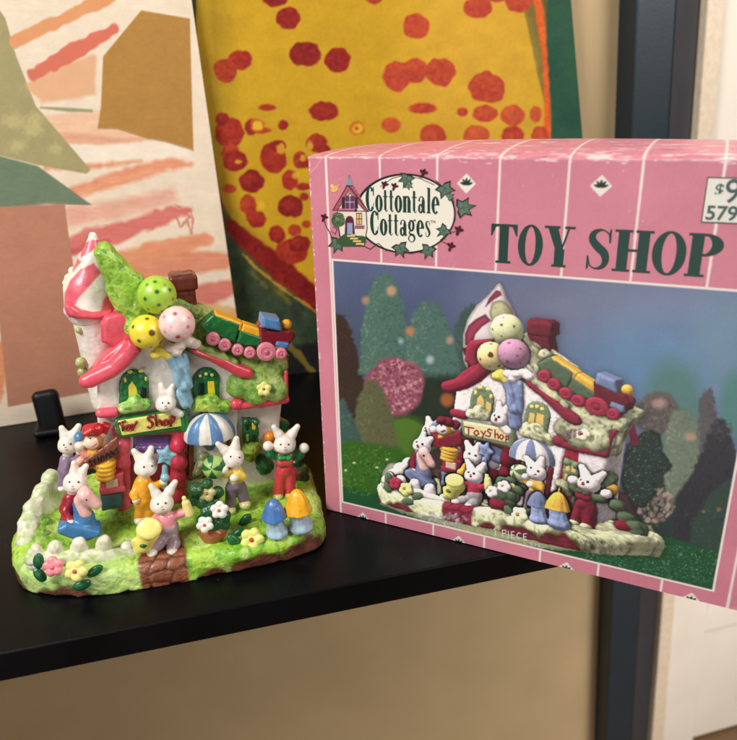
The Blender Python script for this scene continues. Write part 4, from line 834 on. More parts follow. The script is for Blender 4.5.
# ---- pots, flowers, mushrooms
pt = sdf('flower_pot', [ball(213, 531, 14, -50, BRN, sz=.72), ball(213, 535, 11, -50, BRN, sz=.8)], FIG, vox=.65, k=2, disp=lambda P: .3*noise(P/2.5), col=(158, 88, 48))
sdf('pot_foliage', [ball(x, y, r, -50, DKG) for x, y, r in [(213, 520, 12), (222, 524, 8), (204, 522, 8), (213, 510, 8), (224, 516, 7), (206, 512, 6)]], pt, vox=.65, k=1, disp=lambda P: .9*np.abs(noise(P/1.8))-.3, col=(22, 84, 50))
flower(219.5, 510, 9.5, -56.5, (238, 236, 226), (196, 100, 60), 5); flower(205, 524.5, 9, -58, (238, 236, 224), (196, 90, 60), 5, ph=.9)
flower(207, 493, 9.5, -34, (196, 188, 128), (176, 130, 60), 5, ph=.1)
sdf('shrub', [ball(x, y, r, -32, DKG) for x, y, r in [(196, 490, 8), (193, 500, 6), (203, 502, 7), (214, 502, 6), (218, 492, 6), (207, 484, 6)]], FIG, vox=.7, k=1, disp=lambda P: .9*np.abs(noise(P/1.8))-.3, col=(42, 92, 46))
for f_ in [(245, 521, 9, 40), (234, 541, 9.5, -30), (238, 533, 7, 60)]: leaf(FIG, f_[0], f_[1], f_[2], f_[3], onG(f_[0], f_[1])-2.5, (20, 96, 48), sz=.45)
flower(252, 539, 12.5, onG(252, 539)-4, (238, 238, 130), (196, 70, 30), 5, ph=1.2)
flower(53.5, 566.5, 11, -64, (238, 142, 150), (226, 110, 120), 5, ph=.5); flower(76, 570.5, 12, -66, (240, 232, 140), (196, 84, 50), 5, ph=1.1)
for f_ in [(38.5, 561, 9, 10, -61), (40, 575, 9, -20, -61), (95, 571, 9, 60, -62), (82, 585, 9.5, 80, -64)]: leaf(FIG, f_[0], f_[1], f_[2], f_[3], f_[4], (24, 96, 54), sz=.4)
def mushroom(cx, yb, yt, r, sx_, sy_, Y, col, stem):
    A = loc(cx, yb-r*.42, Y); R = mm(r, A); H = mm(yb-yt, A)*.98
    def f(P):
        q = P-A; t = np.clip((q[..., 2]+R*.2)/H, 0, 1); rad = R*np.clip(1-t**1.15, 0, 1)**.52; rr_ = np.sqrt(q[..., 0]**2+q[..., 1]**2)
        return np.maximum((rr_-rad)*.7, -q[..., 2]-R*.24+.1*rr_)
    s = sdf('mushroom', [cap((cx, yb-2), (sx_, sy_-1), r*.60, r*.74, Y+1.5, None, stem), ball(sx_, sy_+1, r*.86, Y+1.5, stem, sz=.5)], FIG, vox=.55, k=2, disp=lambda P: .35*noise(P/2.5)+.2*np.cos(np.arctan2(P[..., 1]-A[1], P[..., 0]-A[0])*8), col=stem)
    sdf('mushroom_cap', [(f, A-R*1.1, A+[R*1.1, R*1.1, H], col)], s, vox=.5, k=0, disp=lambda P: .2*noise(P/3)+.14*np.cos(np.arctan2(P[..., 1]-A[1], P[..., 0]-A[0])*9), col=col)
    return s
mushroom(274, 521, 499, 13, 277, 531, onG(277, 538), (72, 118, 182), (166, 194, 210))['label'] = 'mushroom with a blue pointed cap'
mushroom(298, 515, 489, 14.5, 301, 525, onG(300, 533), (244, 178, 30), (166, 190, 204))['label'] = 'mushroom with a golden yellow cap'
# ---- things behind the right rabbit
sdf('round_shrub', [ball(265, 466, 9, 0, (20, 80, 44)), ball(261, 460, 6, 0, DKG)], FIG, vox=.75, k=2, disp=moss_disp, col=(24, 88, 40))
for x, y, r, c in [(270, 437, 6, (226, 130, 40)), (275, 442, 4.5, (200, 70, 40)), (268, 446, 4, (236, 180, 60))]: sdf('toy_ball', [ball(x, y, r, 0, c)], FIG, vox=.6, k=0, col=c)
sdf('green_block', [brick(281, 424, 7, 4, 5, 8, .8, DKG, (0, 35, 0))], FIG, vox=.6, k=0, col=(20, 84, 50))
sdf('side_plants', [ball(x, y, r, Y, c) for x, y, r, Y, c in [(296, 462, 7, 6, (20, 76, 44)), (302, 470, 7, 4, (60, 100, 40)), (296, 474, 7, 2, (110, 70, 40)), (288, 434, 5, 6, (190, 110, 60)), (303, 478, 6, 2, (24, 80, 46)), (292, 450, 6, 6, (30, 90, 50))]], FIG, vox=.75, k=1.2, disp=moss_disp)
REC_FIG = REC; REC = None
# ------------------------------------------------------------------ the cardboard box
BO = np.array([-.0317, .417, .0006]); BY = math.radians(-26.32); BWD, BH, BD = .2565, .2345, .13
BU = np.array([math.cos(BY), math.sin(BY), 0]); BN = np.array([-math.sin(BY), math.cos(BY), 0])
box = empty('toy_shop_box', tuple(BO), 0)
def bl(P): return np.asarray(P)-BO
def facept(px, py):
    d = ray(px, py); t = ((BO-CAM) @ BN)/(d @ BN); v = CAM+d*t-BO; return np.array([v @ BU, v[2]])
VL = [.0115, .0454, .0791, .1131, .1479, .1818, .2162, .2500]
PK = (209, 130, 148); WL = (240, 226, 220)
def paint_front(X, Y, U, Z):
    p = Pic(X, Y, PK); U = U*1000; Z = Z*1000
    q = Pic(U, Z, PK); q.C = p.C
    q.C += (4*noise2(U, Z, 14)+3*noise2(U, Z, 1.2))[..., None]
    for u in VL:
        u = u*1000
        if u < 245: q.line([(u, 175), (u, 300)], 1.25, WL, soft=.5, rag=.12, rs=3); 
        q.line([(u, -5), (u, 9)], 1.25, WL, soft=.5)
    q.line([(250.0, -5), (250, 300)], 1.25, WL, soft=.5); 
    q.line([(11.5, 0), (11.5, 300)], 1.25, WL, soft=.5)
    # leaf diamonds
    def diamond(cu, cz, r, half=False):
        q.poly([(cu-r, cz), (cu, cz-r), (cu+r, cz), (cu, cz+r)], (238, 228, 220), soft=.5)
        for a in (-70, -36, 0, 36, 70):
            an = math.radians(a); q.ell(cu+math.sin(an)*r*.36, cz-.8+math.cos(an)*r*.38, r*.12, r*.32, (26, 46, 42), rot=90-a+90, soft=.4)
    diamond(95.5, 221.5, 5.2); diamond(163.6, 221.8, 5.2)
    for cu in (28.5, 96.5, 163.8, 232): diamond(cu, -1.2, 5.6)
    # worn, whitened creases and corners
    q.line([(0, 234.2), (60, 234.5), (140, 234.3), (257, 234.4)], .9, (238, 214, 214), soft=.8, rag=.8, rs=4, op=.8)
    for i in range(70):
        u, z = random.uniform(0, 256), 234.5-abs(random.gauss(0, 1.0)); q.ell(u, z, random.uniform(.3, 1.6), .35, (244, 226, 222), soft=.5, rag=.4, op=.8)
    for i in range(40):
        z = random.uniform(0, 234); q.ell(random.uniform(0, .8), z, .5, random.uniform(.3, 1.4), (240, 214, 212), soft=.4, rag=.4, op=.8)
    q.line([(0, 225), (5, 229), (9, 234)], .5, (232, 180, 188), soft=.5, op=.7)
    for i in range(26): q.ell(random.uniform(4, 250), random.uniform(176, 230), random.uniform(.15, .4), random.uniform(.15, .35), (240, 214, 214), soft=.3, op=.9)
    q.poly([(246, -4), (262, -4), (262, 6), (252, 0)], (226, 190, 200), soft=3, op=.6)
    p.C = q.C
    return p
P, F, C = grid_mesh('f', BO, BU, UZ, 0, BWD, 0, BH, .00042, paint_front, CARD, box)
# bulging lid and rounded crease: build the shell as one closed sheet of rings (front handled above)
link('front_panel', bl(P), F, CARD, box, C, False)
def shell():
    V = []; Fc = []; Cc = []; nu, nv = 260, 90
    # top, domed
    for j in range(nv+1):
        for i in range(nu+1):
            u = BWD*i/nu; v = BD*j/nv; d = .0060*math.sin(math.pi*min(1, max(0, v/BD)))**.55*(math.sin(math.pi*(.04+.92*i/nu)))**.4
            V.append(BO+BU*u+BN*v+UZ*(BH+d)); w = 0
            c = np.array(PK, float)
            for q in VL:
                a = np.clip(.5-(abs(u-q)*1000-.62)/.5, 0, 1); c = c*(1-a)+np.array(WL)*a
            n = float(fbm(np.array([u*1000/9, v*1000/2.2, 1.5]), 3)); n2 = float(noise(np.array([u*1000/2.5, v*1000/1.1, 7.])))
            wear = np.clip((n+.4*n2+.45*math.exp(-v/.012)+.25*math.exp(-(BD-v)/.02)+(.12 if u > .08 else -.1)-.62)*3.2, 0, 1)*.8
            c = c*(1-wear)+np.array((232, 222, 214))*wear
            if n < -.62: c = c*.86
            Cc.append(lin(c))
    for j in range(nv):
        for i in range(nu): a = j*(nu+1)+i; Fc.append((a, a+1, a+nu+2, a+nu+1))
    link('lid', bl(V), np.array(Fc), CARD, box, np.array(Cc), True)
    def side(nm, p0, p1, vert=True, flip=False):
        n = 40; V = []; Fc = []; Cc = []
        for j in range(n+1):
            for i in range(n+1):
                V.append(p0+(p1-p0)*i/n+UZ*BH*j/n); Cc.append(lin(np.array(PK)+4*random.random()))
        for j in range(n):
            for i in range(n): a = j*(n+1)+i; q = (a, a+1, a+n+2, a+n+1); Fc.append(q[::-1] if flip else q)
        link(nm, bl(V), np.array(Fc), CARD, box, np.array(Cc), False)
    side('side_panel', BO+BN*BD, BO, flip=False); side('side_panel', BO+BU*BWD, BO+BU*BWD+BN*BD); side('back_panel', BO+BU*BWD+BN*BD, BO+BN*BD)
    b = [BO, BO+BN*BD, BO+BN*BD+BU*BWD, BO+BU*BWD]; link('bottom_panel', bl(b), [(0, 1, 2, 3)], CARD, box, np.tile(lin(PK), (4, 1)), False)
shell()
tag(box, 'worn pink cardboard box with green TOY SHOP lettering and a printed photo of the cottage', 'box')

# ---- the printed cottage: the same figurine seen from its right, in the softer colours of the print, rasterised point by point
AFF = np.array([[0.7571, 0.2977, -0.0221, 123.6217], [-0.0116, 0.0798, 0.7843, 18.6489]])
RESP = np.array([[-27.9, 26.0, 193.9], [4.3, -6.0, 159.9], [-4.1, -12.0, 139.7], [13.4, -16.0, 143.7], [-44.5, -6.0, 111.3], [53.3, -6.0, 102.4], [-30.0, -7.0, 73.6], [11.7, -7.0, 83.4], [-16.6, -2.0, 101.9], [26.9, -2.0, 97.0], [21.3, 30.0, 158.9], [81.4, -0.0, 131.2], [33.7, -8.0, 129.6], [75.2, -8.0, 115.2], [26.5, -12.0, 80.4], [77.6, -8.0, 82.1], [56.7, -51.0, 28.1], [72.9, -46.0, 27.6], [-69.8, -64.0, 26.4], [-58.3, -66.0, 22.3], [37.0, -26.0, 56.2], [-15.6, -22.0, 57.5], [-8.6, -44.0, 42.6], [-56.6, -24.0, 55.4], [71.9, -18.0, 56.3], [52.5, -0.0, 59.4], [19.4, -50.0, 28.3], [92.0, 10.0, 12.0], [-100.0, -20.0, 12.0], [80.0, 38.0, 75.0]]); RESV = np.array([[-9.7, 2.9], [0.5, -0.3], [1.1, -0.3], [0.3, -1.4], [0.5, 1.4], [-1.9, 2.6], [-0.4, -0.5], [1.6, 0.2], [-0.5, -1.2], [1.7, -1.5], [7.2, -2.9], [-4.3, 2.0], [0.6, -0.9], [-7.8, 4.8], [0.8, 0.4], [-0.1, 2.2], [2.4, -1.3], [3.2, -2.0], [-2.2, 3.3], [-0.7, 1.2], [0.6, -0.1], [-0.4, 0.0], [-3.0, -0.9], [1.8, -2.8], [-1.0, 1.3], [-0.2, 1.9], [-0.1, -4.7], [-16.5, -4.8], [0.0, 0.6], [1.4, -19.5]])
def remap(name, parent, V, C):
    s = np.where(C <= .0031308, C*12.92, 1.055*np.clip(C, 1e-6, 1)**(1/2.4)-.055); mx = s.max(-1); mn = s.min(-1); sat = (mx-mn)/(mx+1e-6)
    r, g, b = s[:, 0], s[:, 1], s[:, 2]; o = s*255*.92; lum = (s @ np.array([.3, .6, .1]))[:, None]
    w = lambda m, c: np.where(m[:, None], c, o)
    o = w((sat < .22) & (mx > .6), lum*np.array((232, 218, 222))*1.12)
    o = w((sat >= .22) & (r > g*1.35) & (r >= b), np.array((166, 44, 70))*(.45+.75*lum))
    o = w((sat >= .22) & (r > g*1.12) & (g > b*1.15) & (mx > .7), np.array((236, 176, 66))*(.4+.75*lum))
    lime = (g >= r) & (g > b*1.25) & (mx > .52); o = w(lime, np.clip((lum-.52)*1.9+.62, .3, 1.08)*np.array((206, 206, 164)))
    o = w((g > r*1.15) & (g > b*1.05) & (mx <= .52), np.array((96, 118, 88))*(.55+1.0*lum))
    o = w((b > r*1.15) & (b > g*1.04), np.array((128, 142, 186))*(.45+.8*lum))
    if name in ('pane', 'glazing_dab'): o[:] = (246, 206, 108)
    if name == 'door_frame' or name == 'door': o = np.array((150, 34, 56))*(.5+.6*lum)
    if name == 'shop_window': o[:] = (250, 176, 70)
    if name == 'sign_face': o[:] = (226, 208, 156)
    if name in ('arched_window', 'shop_sign', 'square_window'): o[:] = (112, 130, 98)
    if name == 'side_wing': o = np.where(((V[:, 0] < 56) & (V[:, 1] < 8))[:, None], np.array((150, 30, 50)), o)
    if name == 'base':
        st = (r > g*1.2) & (sat > .3); o = w(st, np.array((128, 40, 56))*(.4+1.5*lum))
    if name == 'chimney' or name == 'chimney_cap' or name == 'surprise_board': o = np.array((132, 36, 52))*(.4+1.6*lum)
    if name in ('eye',): o[:] = (40, 32, 40)
    if name == 'balloon':
        o = np.where(((b > .6) & (mn > .5))[:, None], np.array((186, 132, 164)), np.where(((g > r) & (mx > .5))[:, None], np.array((210, 208, 158)), np.where((mx > .6)[:, None] & (mn < .4)[:, None], np.array((228, 202, 140)), o*.9)))
        if V[:, 0].mean() > 9: o = np.where((sat > .45)[:, None], np.array((140, 70, 120)), o)
    return o
def splat(p, U, Z):
    u0, u1, z0, z1 = PU0*1000, PU1*1000, PZ0*1000, PZ1*1000; nu, nz = U.shape; su = (nu-1)/(u1-u0); sz = (nz-1)/(z1-z0)
    vd = np.array([.36, -.90, .28]); Ld = np.array([-.25, -.62, .74]); Ld = Ld/np.linalg.norm(Ld)
    I_ = []; D_ = []; C_ = []
    for name, V, C, me, par in REC_FIG:
        if name in ('lettering', 'turret_roof', 'turret_rim', 'turret_wall', 'wall_blossom', 'roof_vine', 'side_bush'): continue
        sft = {'turret_roof': (9.5, -3), 'turret_rim': (9.5, -3), 'turret_wall': (9.5, -3), 'wall_blossom': (9.5, -3), 'roof_vine': (6.5, -5)}.get(name, (0, 0))
        n = len(V); N = np.empty(n*3); me.vertices.foreach_get('normal', N); N = N.reshape(-1, 3)
        O = remap(name, par, V, C); O = O*(1+.07*noise(V/.8))[:, None]; sh = .52+.78*np.clip(N @ Ld, 0, 1)+.10*np.clip(N @ vd, 0, 1); O = O*sh[:, None]
        if name in ('pane', 'shop_window'): O = O/sh[:, None]
        if name in ('house_wall', 'side_wing', 'turret_wall'): O = O*(1.06+.16*noise(V/1.2)+.10*noise(V/.6))[:, None]
        nf = len(me.polygons)
        vi = np.empty(len(me.loops), int); me.loops.foreach_get('vertex_index', vi); ls = np.empty(nf, int); me.polygons.foreach_get('loop_start', ls)
        a = vi[ls]; b = vi[ls+2]; V2 = np.concatenate([V, (V[a]+V[b])/2, V[a]*.75+V[b]*.25, V[a]*.25+V[b]*.75]); O2 = np.concatenate([O, (O[a]+O[b])/2, O[a], O[b]]); N2 = np.concatenate([N, N[a], N[a], N[b]])
        k = (N2 @ vd) > -.05; V2 = V2[k]; O2 = O2[k]
        uv = V2 @ AFF[:, :3].T+AFF[:, 3]
        W_ = np.zeros(len(V2)); E_ = np.zeros((len(V2), 2))
        for q, e in zip(RESP, RESV): w = 1/(((V2-q)**2).sum(-1)+160.)**1.5; W_ += w; E_ += w[:, None]*e
        w0 = 1/(900.)**1.5; uv = uv-E_/(W_+w0)[:, None]+np.array(sft)
        x = (uv[:, 0]-u0)*su; y = (uv[:, 1]-z0)*sz; d = V2 @ vd
        for ox in (0, 1):
            for oy in (0, 1):
                i = np.floor(x+ox-.5+.001).astype(int)+0; j = np.floor(y+oy-.5+.001).astype(int); m = (i >= 0) & (i < nu) & (j >= 0) & (j < nz); I_.append((i*nz+j)[m]); D_.append(d[m]); C_.append(O2[m])
    I_ = np.concatenate(I_); D_ = np.concatenate(D_); C_ = np.concatenate(C_); o = np.argsort(D_, kind='stable')
    buf = np.zeros((nu*nz, 3)); dep = np.full(nu*nz, -400.); buf[I_[o]] = C_[o]; dep[I_[o]] = D_[o]; buf = buf.reshape(nu, nz, 3); dep = dep.reshape(nu, nz); hit_ = dep > -399
    # close pinholes
    for _ in range(2):
        cnt = np.zeros((nu, nz)); acc = np.zeros((nu, nz, 3)); da = np.zeros((nu, nz))
        for ax, s_ in ((0, 1), (0, -1), (1, 1), (1, -1)): hh = np.roll(hit_, s_, ax); cnt += hh; acc += np.roll(buf, s_, ax)*hh[..., None]; da += np.roll(dep, s_, ax)*hh
        f_ = (~hit_) & (cnt >= 3); buf[f_] = acc[f_]/cnt[f_][:, None]; dep[f_] = da[f_]/cnt[f_]; hit_ |= f_
    def blur(a, r):
        for ax in (0, 1):
            for _ in range(2): c = np.cumsum(np.concatenate([np.repeat(np.take(a, [0], ax), r+1, ax), a, np.repeat(np.take(a, [-1], ax), r, ax)], ax), ax); n_ = a.shape[ax]; a = (np.take(c, range(2*r+1, 2*r+1+n_), ax)-np.take(c, range(0, n_), ax))/(2*r+1)
        return a
    dd = np.where(hit_, dep, np.nan); fill = np.where(hit_, dep, -40.)
    ao = np.clip((blur(np.maximum(fill, -40.), 5)-dep)/16, -.12, .9); ao2 = np.clip((blur(np.maximum(fill, -40.), 2)-dep)/6, -.1, .7)
    buf = buf*(1-.62*np.clip(ao, -.2, 1)-.5*ao2)[..., None]
    al = blur(hit_.astype(float), 1)*hit_; bb = blur(buf*hit_[..., None], 1)/np.maximum(blur(hit_.astype(float), 1), 1e-3)[..., None]
    col = buf*.8+bb*.2; al = np.clip(al*1.25, 0, 1)[..., None]
    sh = np.clip(blur(hit_.astype(float), 7), 0, 1)[..., None]*.35; p.C = p.C*(1-sh*(1-al))
    p.C = p.C*(1-al)+np.clip(col, 0, 255)*al
# ---- the printed photograph on the front panel (a flat print: its own light and shade belong to the print)
def paint_photo(X, Y, U, Z):
    p = Pic(X, Y, (98, 110, 148))
    F3 = fr(320, 260, 3.51); F4 = fr(440, 270, 3.35); F5 = fr(380, 390, 3.685); F6 = fr(537, 390, 3.685)
    # studio backdrop
    p.poly([(320, 250), (470, 250), (470, 480), (320, 480)], (82, 94, 134), soft=70, op=.85)
    p.poly([(330, 300), (470, 330), (470, 500), (330, 500)], (66, 74, 92), soft=60, op=.6)
    p.ell(560, 305, 70, 30, (126, 126, 150), soft=50, op=.55)
    p.ell(690, 310, 90, 34, (128, 144, 174), soft=50, op=.6)
    p.ell(660, 365, 80, 42, (96, 140, 182), soft=50, op=.85)
    p.ell(735, 350, 40, 60, (112, 150, 172), soft=40, op=.7)
    p.C += 3*noise2(X, Y, 18)[..., None]
    def conifer(pts, col, hi, lo, n, size=1.5):
        p.poly(pts, col, soft=3.4, rag=2.4, rs=3.5); a = np.array(pts); c = (a.min(0)+a.max(0))/2; r = (a.max(0)-a.min(0))/2
        col, hi, lo = np.array(col, float), np.array(hi, float), np.array(lo, float)
        for i in range(int(n*2.2)):
            x, y = c[0]+random.uniform(-1, 1)*r[0], c[1]+random.uniform(-1, 1)*r[1]
            if sdpoly(np.array([x]), np.array([y]), a)[0] > -.3: continue
            k = (x-c[0])/r[0]; q = np.clip(.5-.55*k+random.uniform(-.35, .35), 0, 1); q2 = (lo*(1-q)+hi*q) if random.random() < .7 else col
            an = random.uniform(0, 180); z = size*random.uniform(.7, 1.3); p.ell(x, y, z*1.1, z*.4, q2*random.uniform(.88, 1.12), an, .9, op=random.uniform(.45, .85))
    # left trees
    conifer(F3(470, 260, 490, 190, 530, 155, 580, 175, 600, 300, 560, 440, 480, 430), (62, 88, 84), (84, 110, 100), (50, 70, 70), 110)
    conifer(F3(55, 700, 55, 195, 80, 195, 110, 250, 140, 360, 165, 470, 150, 560), (62, 46, 38), (86, 62, 46), (44, 34, 30), 120)
    conifer(F3(135, 400, 145, 250, 165, 130, 195, 60, 230, 40, 262, 70, 292, 160, 312, 280, 300, 380, 240, 420), (80, 116, 104), (114, 146, 124), (52, 84, 78), 330)
    conifer(F3(300, 420, 305, 260, 325, 180, 360, 145, 400, 145, 430, 180, 470, 270, 495, 380, 490, 440, 430, 500, 330, 500), (78, 114, 104), (110, 146, 128), (54, 84, 80), 380)
    p.poly(F3(255, 500, 330, 400, 470, 410, 500, 480, 480, 640, 260, 660), (40, 52, 38), soft=10, rag=3)
    p.poly(F3(255, 560, 310, 545, 400, 590, 470, 640, 470, 740, 250, 740), (82, 124, 38), soft=7, rag=1.5)
    p.poly(F3(300, 545, 400, 560, 480, 600, 480, 640, 400, 590), (52, 80, 34), soft=6)
    for x, y, r, c in [(250, 108, 17, (214, 160, 120)), (160, 142, 13, (196, 140, 110)), (316, 250, 16, (206, 130, 84)), (386, 350, 13, (188, 204, 214)), (447, 490, 24, (196, 100, 48)), (455, 282, 13, (190, 150, 120)), (318, 372, 15, (204, 130, 96)), (283, 285, 9, (170, 190, 200))]:
        (cx, cy), = F3(x, y); p.ell(cx, cy, r/3.5, r/3.3, c, soft=4, op=.85)
    (cx, cy), = F3(265, 445); p.ell(cx, cy, 30, 29, (150, 78, 98), soft=4, rag=.14)
    p.dabs(cx, cy, 27, 27, [(206, 134, 150), (188, 104, 126), (226, 160, 168), (112, 50, 70), (170, 88, 108)], 420, 1.7, .8)
    conifer(F3(118, 560, 135, 480, 165, 425, 185, 415, 215, 440, 245, 520, 275, 640, 285, 740, 130, 740, 110, 640), (98, 100, 66), (132, 128, 92), (70, 66, 48), 260, 1.3)
    conifer(F3(55, 740, 55, 500, 80, 485, 115, 545, 145, 640, 150, 740), (62, 92, 88), (96, 130, 120), (40, 62, 62), 90)
    # right trees
    p.ell(*F4(780, 470)[0], 30, 50, (84, 128, 128), soft=16)
    for x, y, rx, ry, c in [(440, 90, 82, 78, (92, 84, 82)), (450, 40, 50, 30, (104, 92, 88))]:
        (cx, cy), = F6(x, y); p.ell(cx, cy, rx/3.685, ry/3.685, c, soft=5, rag=.15)
    p.dabs(*F6(440, 90)[0], 20, 19, [(120, 104, 100), (72, 66, 66), (136, 118, 112)], 90, 1.8, .6)
    p.ell(*F6(450, 50)[0], 7, 4.5, (186, 150, 140), soft=4, op=.8)
    p.poly(F6(320, 330, 470, 280, 560, 300, 620, 480, 600, 580, 300, 580), (46, 62, 58), soft=12)
    conifer(F6(470, 330, 470, 160, 500, 80, 545, 66, 585, 100, 610, 190, 600, 330, 540, 430, 480, 440), (112, 128, 108), (142, 152, 128), (86, 102, 92), 190, 2)
    p.ell(*F6(565, 172)[0], 6, 4, (196, 150, 128), soft=4, op=.8)
    conifer(F6(592, 130, 600, 40, 620, 0, 640, -10, 655, 20, 665, 120, 640, 200, 600, 220), (92, 88, 92), (112, 106, 104), (74, 72, 78), 60, 1.6)
    p.ell(*F6(735, 60)[0], 16, 34, (84, 134, 132), soft=9)
    conifer(F6(505, 560, 505, 400, 560, 330, 610, 220, 640, 130, 680, 100, 710, 140, 735, 250, 770, 400, 740, 620, 640, 620, 560, 580), (52, 52, 60), (70, 68, 76), (38, 38, 46), 200, 1.8)
    p.dabs(*F6(680, 150)[0], 12, 10, [(96, 88, 92), (76, 70, 76)], 40, 1.8, .6)
    conifer(F6(555, 580, 575, 480, 640, 380, 720, 318, 800, 330, 800, 660, 660, 650), (52, 74, 66), (84, 108, 92), (36, 54, 50), 220, 1.1)
    p.dabs(*F6(438, 430)[0], 19, 18, [(176, 146, 134), (150, 120, 112), (196, 168, 154), (120, 96, 92)], 120, 2.4, .75)
    p.ell(*F6(670, 440)[0], 2.4, 2.2, (170, 110, 80), soft=2, op=.7); p.ell(*F6(614, 448)[0], 1.6, 1.6, (170, 120, 90), soft=2, op=.7)
    # lawn
    p.poly([(335, 446), (350, 440), (400, 448), (420, 470), (430, 540), (335, 530)], (54, 104, 30), soft=5)
    p.poly(F6(-60, 560, 150, 585, 380, 560, 480, 540, 640, 590, 800, 650, 800, 800, 300, 800)+[(480, 600), (330, 540), (330, 480)], (34, 88, 52), soft=3)
    p.dabs(*F6(430, 650)[0], 82, 22, [(64, 124, 80), (26, 64, 40), (84, 148, 100), (40, 96, 56), (130, 170, 140)], 1500, .7, .85)
    p.dabs(365, 470, 32, 26, [(72, 130, 40), (34, 74, 24), (104, 156, 62)], 420, .9, .75)
    for x, y in [(120, 712), (90, 738), (200, 728), (235, 700)]: p.ell(*F3(x, y)[0], 1.6, 1.2, (200, 206, 150), soft=1)

    # ---- the cottage in the print
    MG = (132, 34, 56); MD = (98, 26, 44); WH = (210, 196, 204); WS = (176, 158, 176); CRM = (196, 192, 160); GRN = (118, 136, 96); BLU = (132, 146, 178)
    p.vol = 1
    def stucco(pts, c=WH, n=120):
        p.poly(pts, c, soft=1.2); a = np.array(pts); m = (a.min(0)+a.max(0))/2; r = (a.max(0)-a.min(0))/2
        p.dabs(m[0], m[1], r[0], r[1], [(224, 210, 216), (188, 170, 182), (198, 182, 192)], n, .8, .5, inside=a)
    def moss(pts, n=160, c=(168, 170, 128), tones=((206, 206, 168), (112, 120, 84), (186, 190, 146), (146, 152, 110))):
        p.poly(pts, c, soft=1.2, rag=1.2, rs=3); a = np.array(pts); m = (a.min(0)+a.max(0))/2; r = (a.max(0)-a.min(0))/2
        p.dabs(m[0], m[1], r[0], r[1], list(tones), n, .85, .85, inside=a)
    # dark shrub behind right
    a = F6(330, 200, 385, 160, 420, 148, 455, 165, 462, 225, 500, 280, 490, 300, 430, 305, 440, 380, 400, 430, 330, 440, 310, 330)
    p.poly(a, (40, 54, 50), soft=1.5, rag=1.5, rs=3); p.dabs(*F6(395, 290)[0], 22, 38, [(96, 118, 104), (26, 38, 38), (64, 84, 74), (130, 148, 130)], 300, .8, .8, inside=np.array(a))
    # plinth and mounds
    p.poly(F5(10, 340, 130, 250, 250, 200, 480, 260, 700, 330)+F6(200, 360, 330, 380, 400, 520, 200, 570, 60, 560)+F5(450, 540, 200, 470, 40, 410), (74, 50, 56), soft=3); p.dabs(*F5(440, 380)[0], 92, 34, [(110, 70, 80), (56, 40, 44), (120, 110, 90), (90, 40, 56), (140, 130, 116)], 500, 1.6, .7)
    moss(F5(-5, 360, 40, 300, 120, 300, 300, 420, 560, 440, 740, 480)+F6(200, 480, 330, 470, 420, 500, 455, 560, 440, 580, 380, 575, 330, 600, 230, 605, 150, 595)+F5(640, 590, 480, 560, 300, 520, 100, 460, 0, 420), 900)
    moss(F5(0, 350, 10, 300, 40, 268, 90, 264, 120, 290, 130, 380, 60, 400, 20, 380), 90, (196, 196, 176), ((222, 220, 206), (150, 150, 124), (206, 204, 182)))
    def shade(pts, op=.5, c=(70, 44, 60), soft=7): v_ = p.vol; p.vol = 0; p.poly(pts, c, soft=soft, op=op); p.vol = v_
    p.vol = .8
    p.poly(F4(76, 300, 78, 215, 92, 165, 120, 120, 160, 85, 190, 48, 200, 42, 209, 52, 220, 84, 240, 120, 262, 170, 275, 230, 272, 300, 200, 330, 90, 330), (226, 214, 214), soft=1, rag=.5)
    p.vol = .5
    p.poly(F4(84, 252, 84, 215, 96, 186, 120, 165, 152, 148, 170, 170, 140, 190, 118, 215, 108, 250), (160, 56, 84), soft=1.2)
    p.poly(F4(152, 124, 164, 96, 188, 68, 202, 72, 206, 84, 182, 98, 165, 112), (160, 58, 84), soft=1.2)
    p.poly(F4(74, 262, 95, 258, 140, 266, 190, 262, 186, 286, 130, 296, 82, 284), MG, soft=1); p.poly(F4(90, 300, 140, 318, 200, 300, 190, 350, 120, 350, 94, 330), MG, soft=1)
    moss(F4(165, 140, 176, 108, 205, 100, 222, 108, 246, 140, 268, 190, 280, 240, 240, 262, 190, 250, 176, 190), 150, (196, 192, 144), ((222, 216, 172), (156, 156, 104), (206, 200, 156)))
    shade(F4(205, 46, 240, 115, 285, 230, 270, 300, 240, 200, 215, 110), .45); p.vol = 0
    splat(p, U, Z)
    p.poly(F4(630, 545, 650, 514, 668, 580, 642, 590), (110, 30, 50), soft=1, rag=.6)
    stampleaves = [F5(490, 450)[0], F5(115, 395)[0]]
    p.dabs(*F5(215, 480)[0], 30, 8, [(216, 212, 214), (190, 188, 190), (150, 154, 150)], 110, 1.7, .7); p.dabs(*F5(520, 575)[0], 30, 3.5, [(206, 202, 200), (176, 176, 170)], 50, 1.4, .6)
    p.dabs(*F4(445, 548)[0], 8, 5, [(120, 60, 110), (90, 44, 90), (150, 90, 140)], 20, 1.4, .8)
    RD = (140, 30, 40)
    K = lambda *q: F5(*q)
    for ln in [(312, 135, 345, 141), (327, 138, 326, 165), (352, 150, 346, 158, 354, 168, 364, 162, 360, 150, 352, 150), (372, 152, 380, 162), (388, 152, 376, 178), (412, 148, 400, 144, 396, 152, 408, 160, 404, 172, 390, 168), (424, 148, 424, 176), (424, 164, 434, 162, 436, 178), (444, 166, 440, 174, 448, 182, 456, 174, 450, 166, 444, 166), (464, 170, 464, 192), (464, 170, 474, 172, 472, 182, 465, 182)]:
        p.line(K(*ln), 1.3, RD, soft=.8)
    p.vol = 0
    # caption
    WHT = (222, 222, 214)
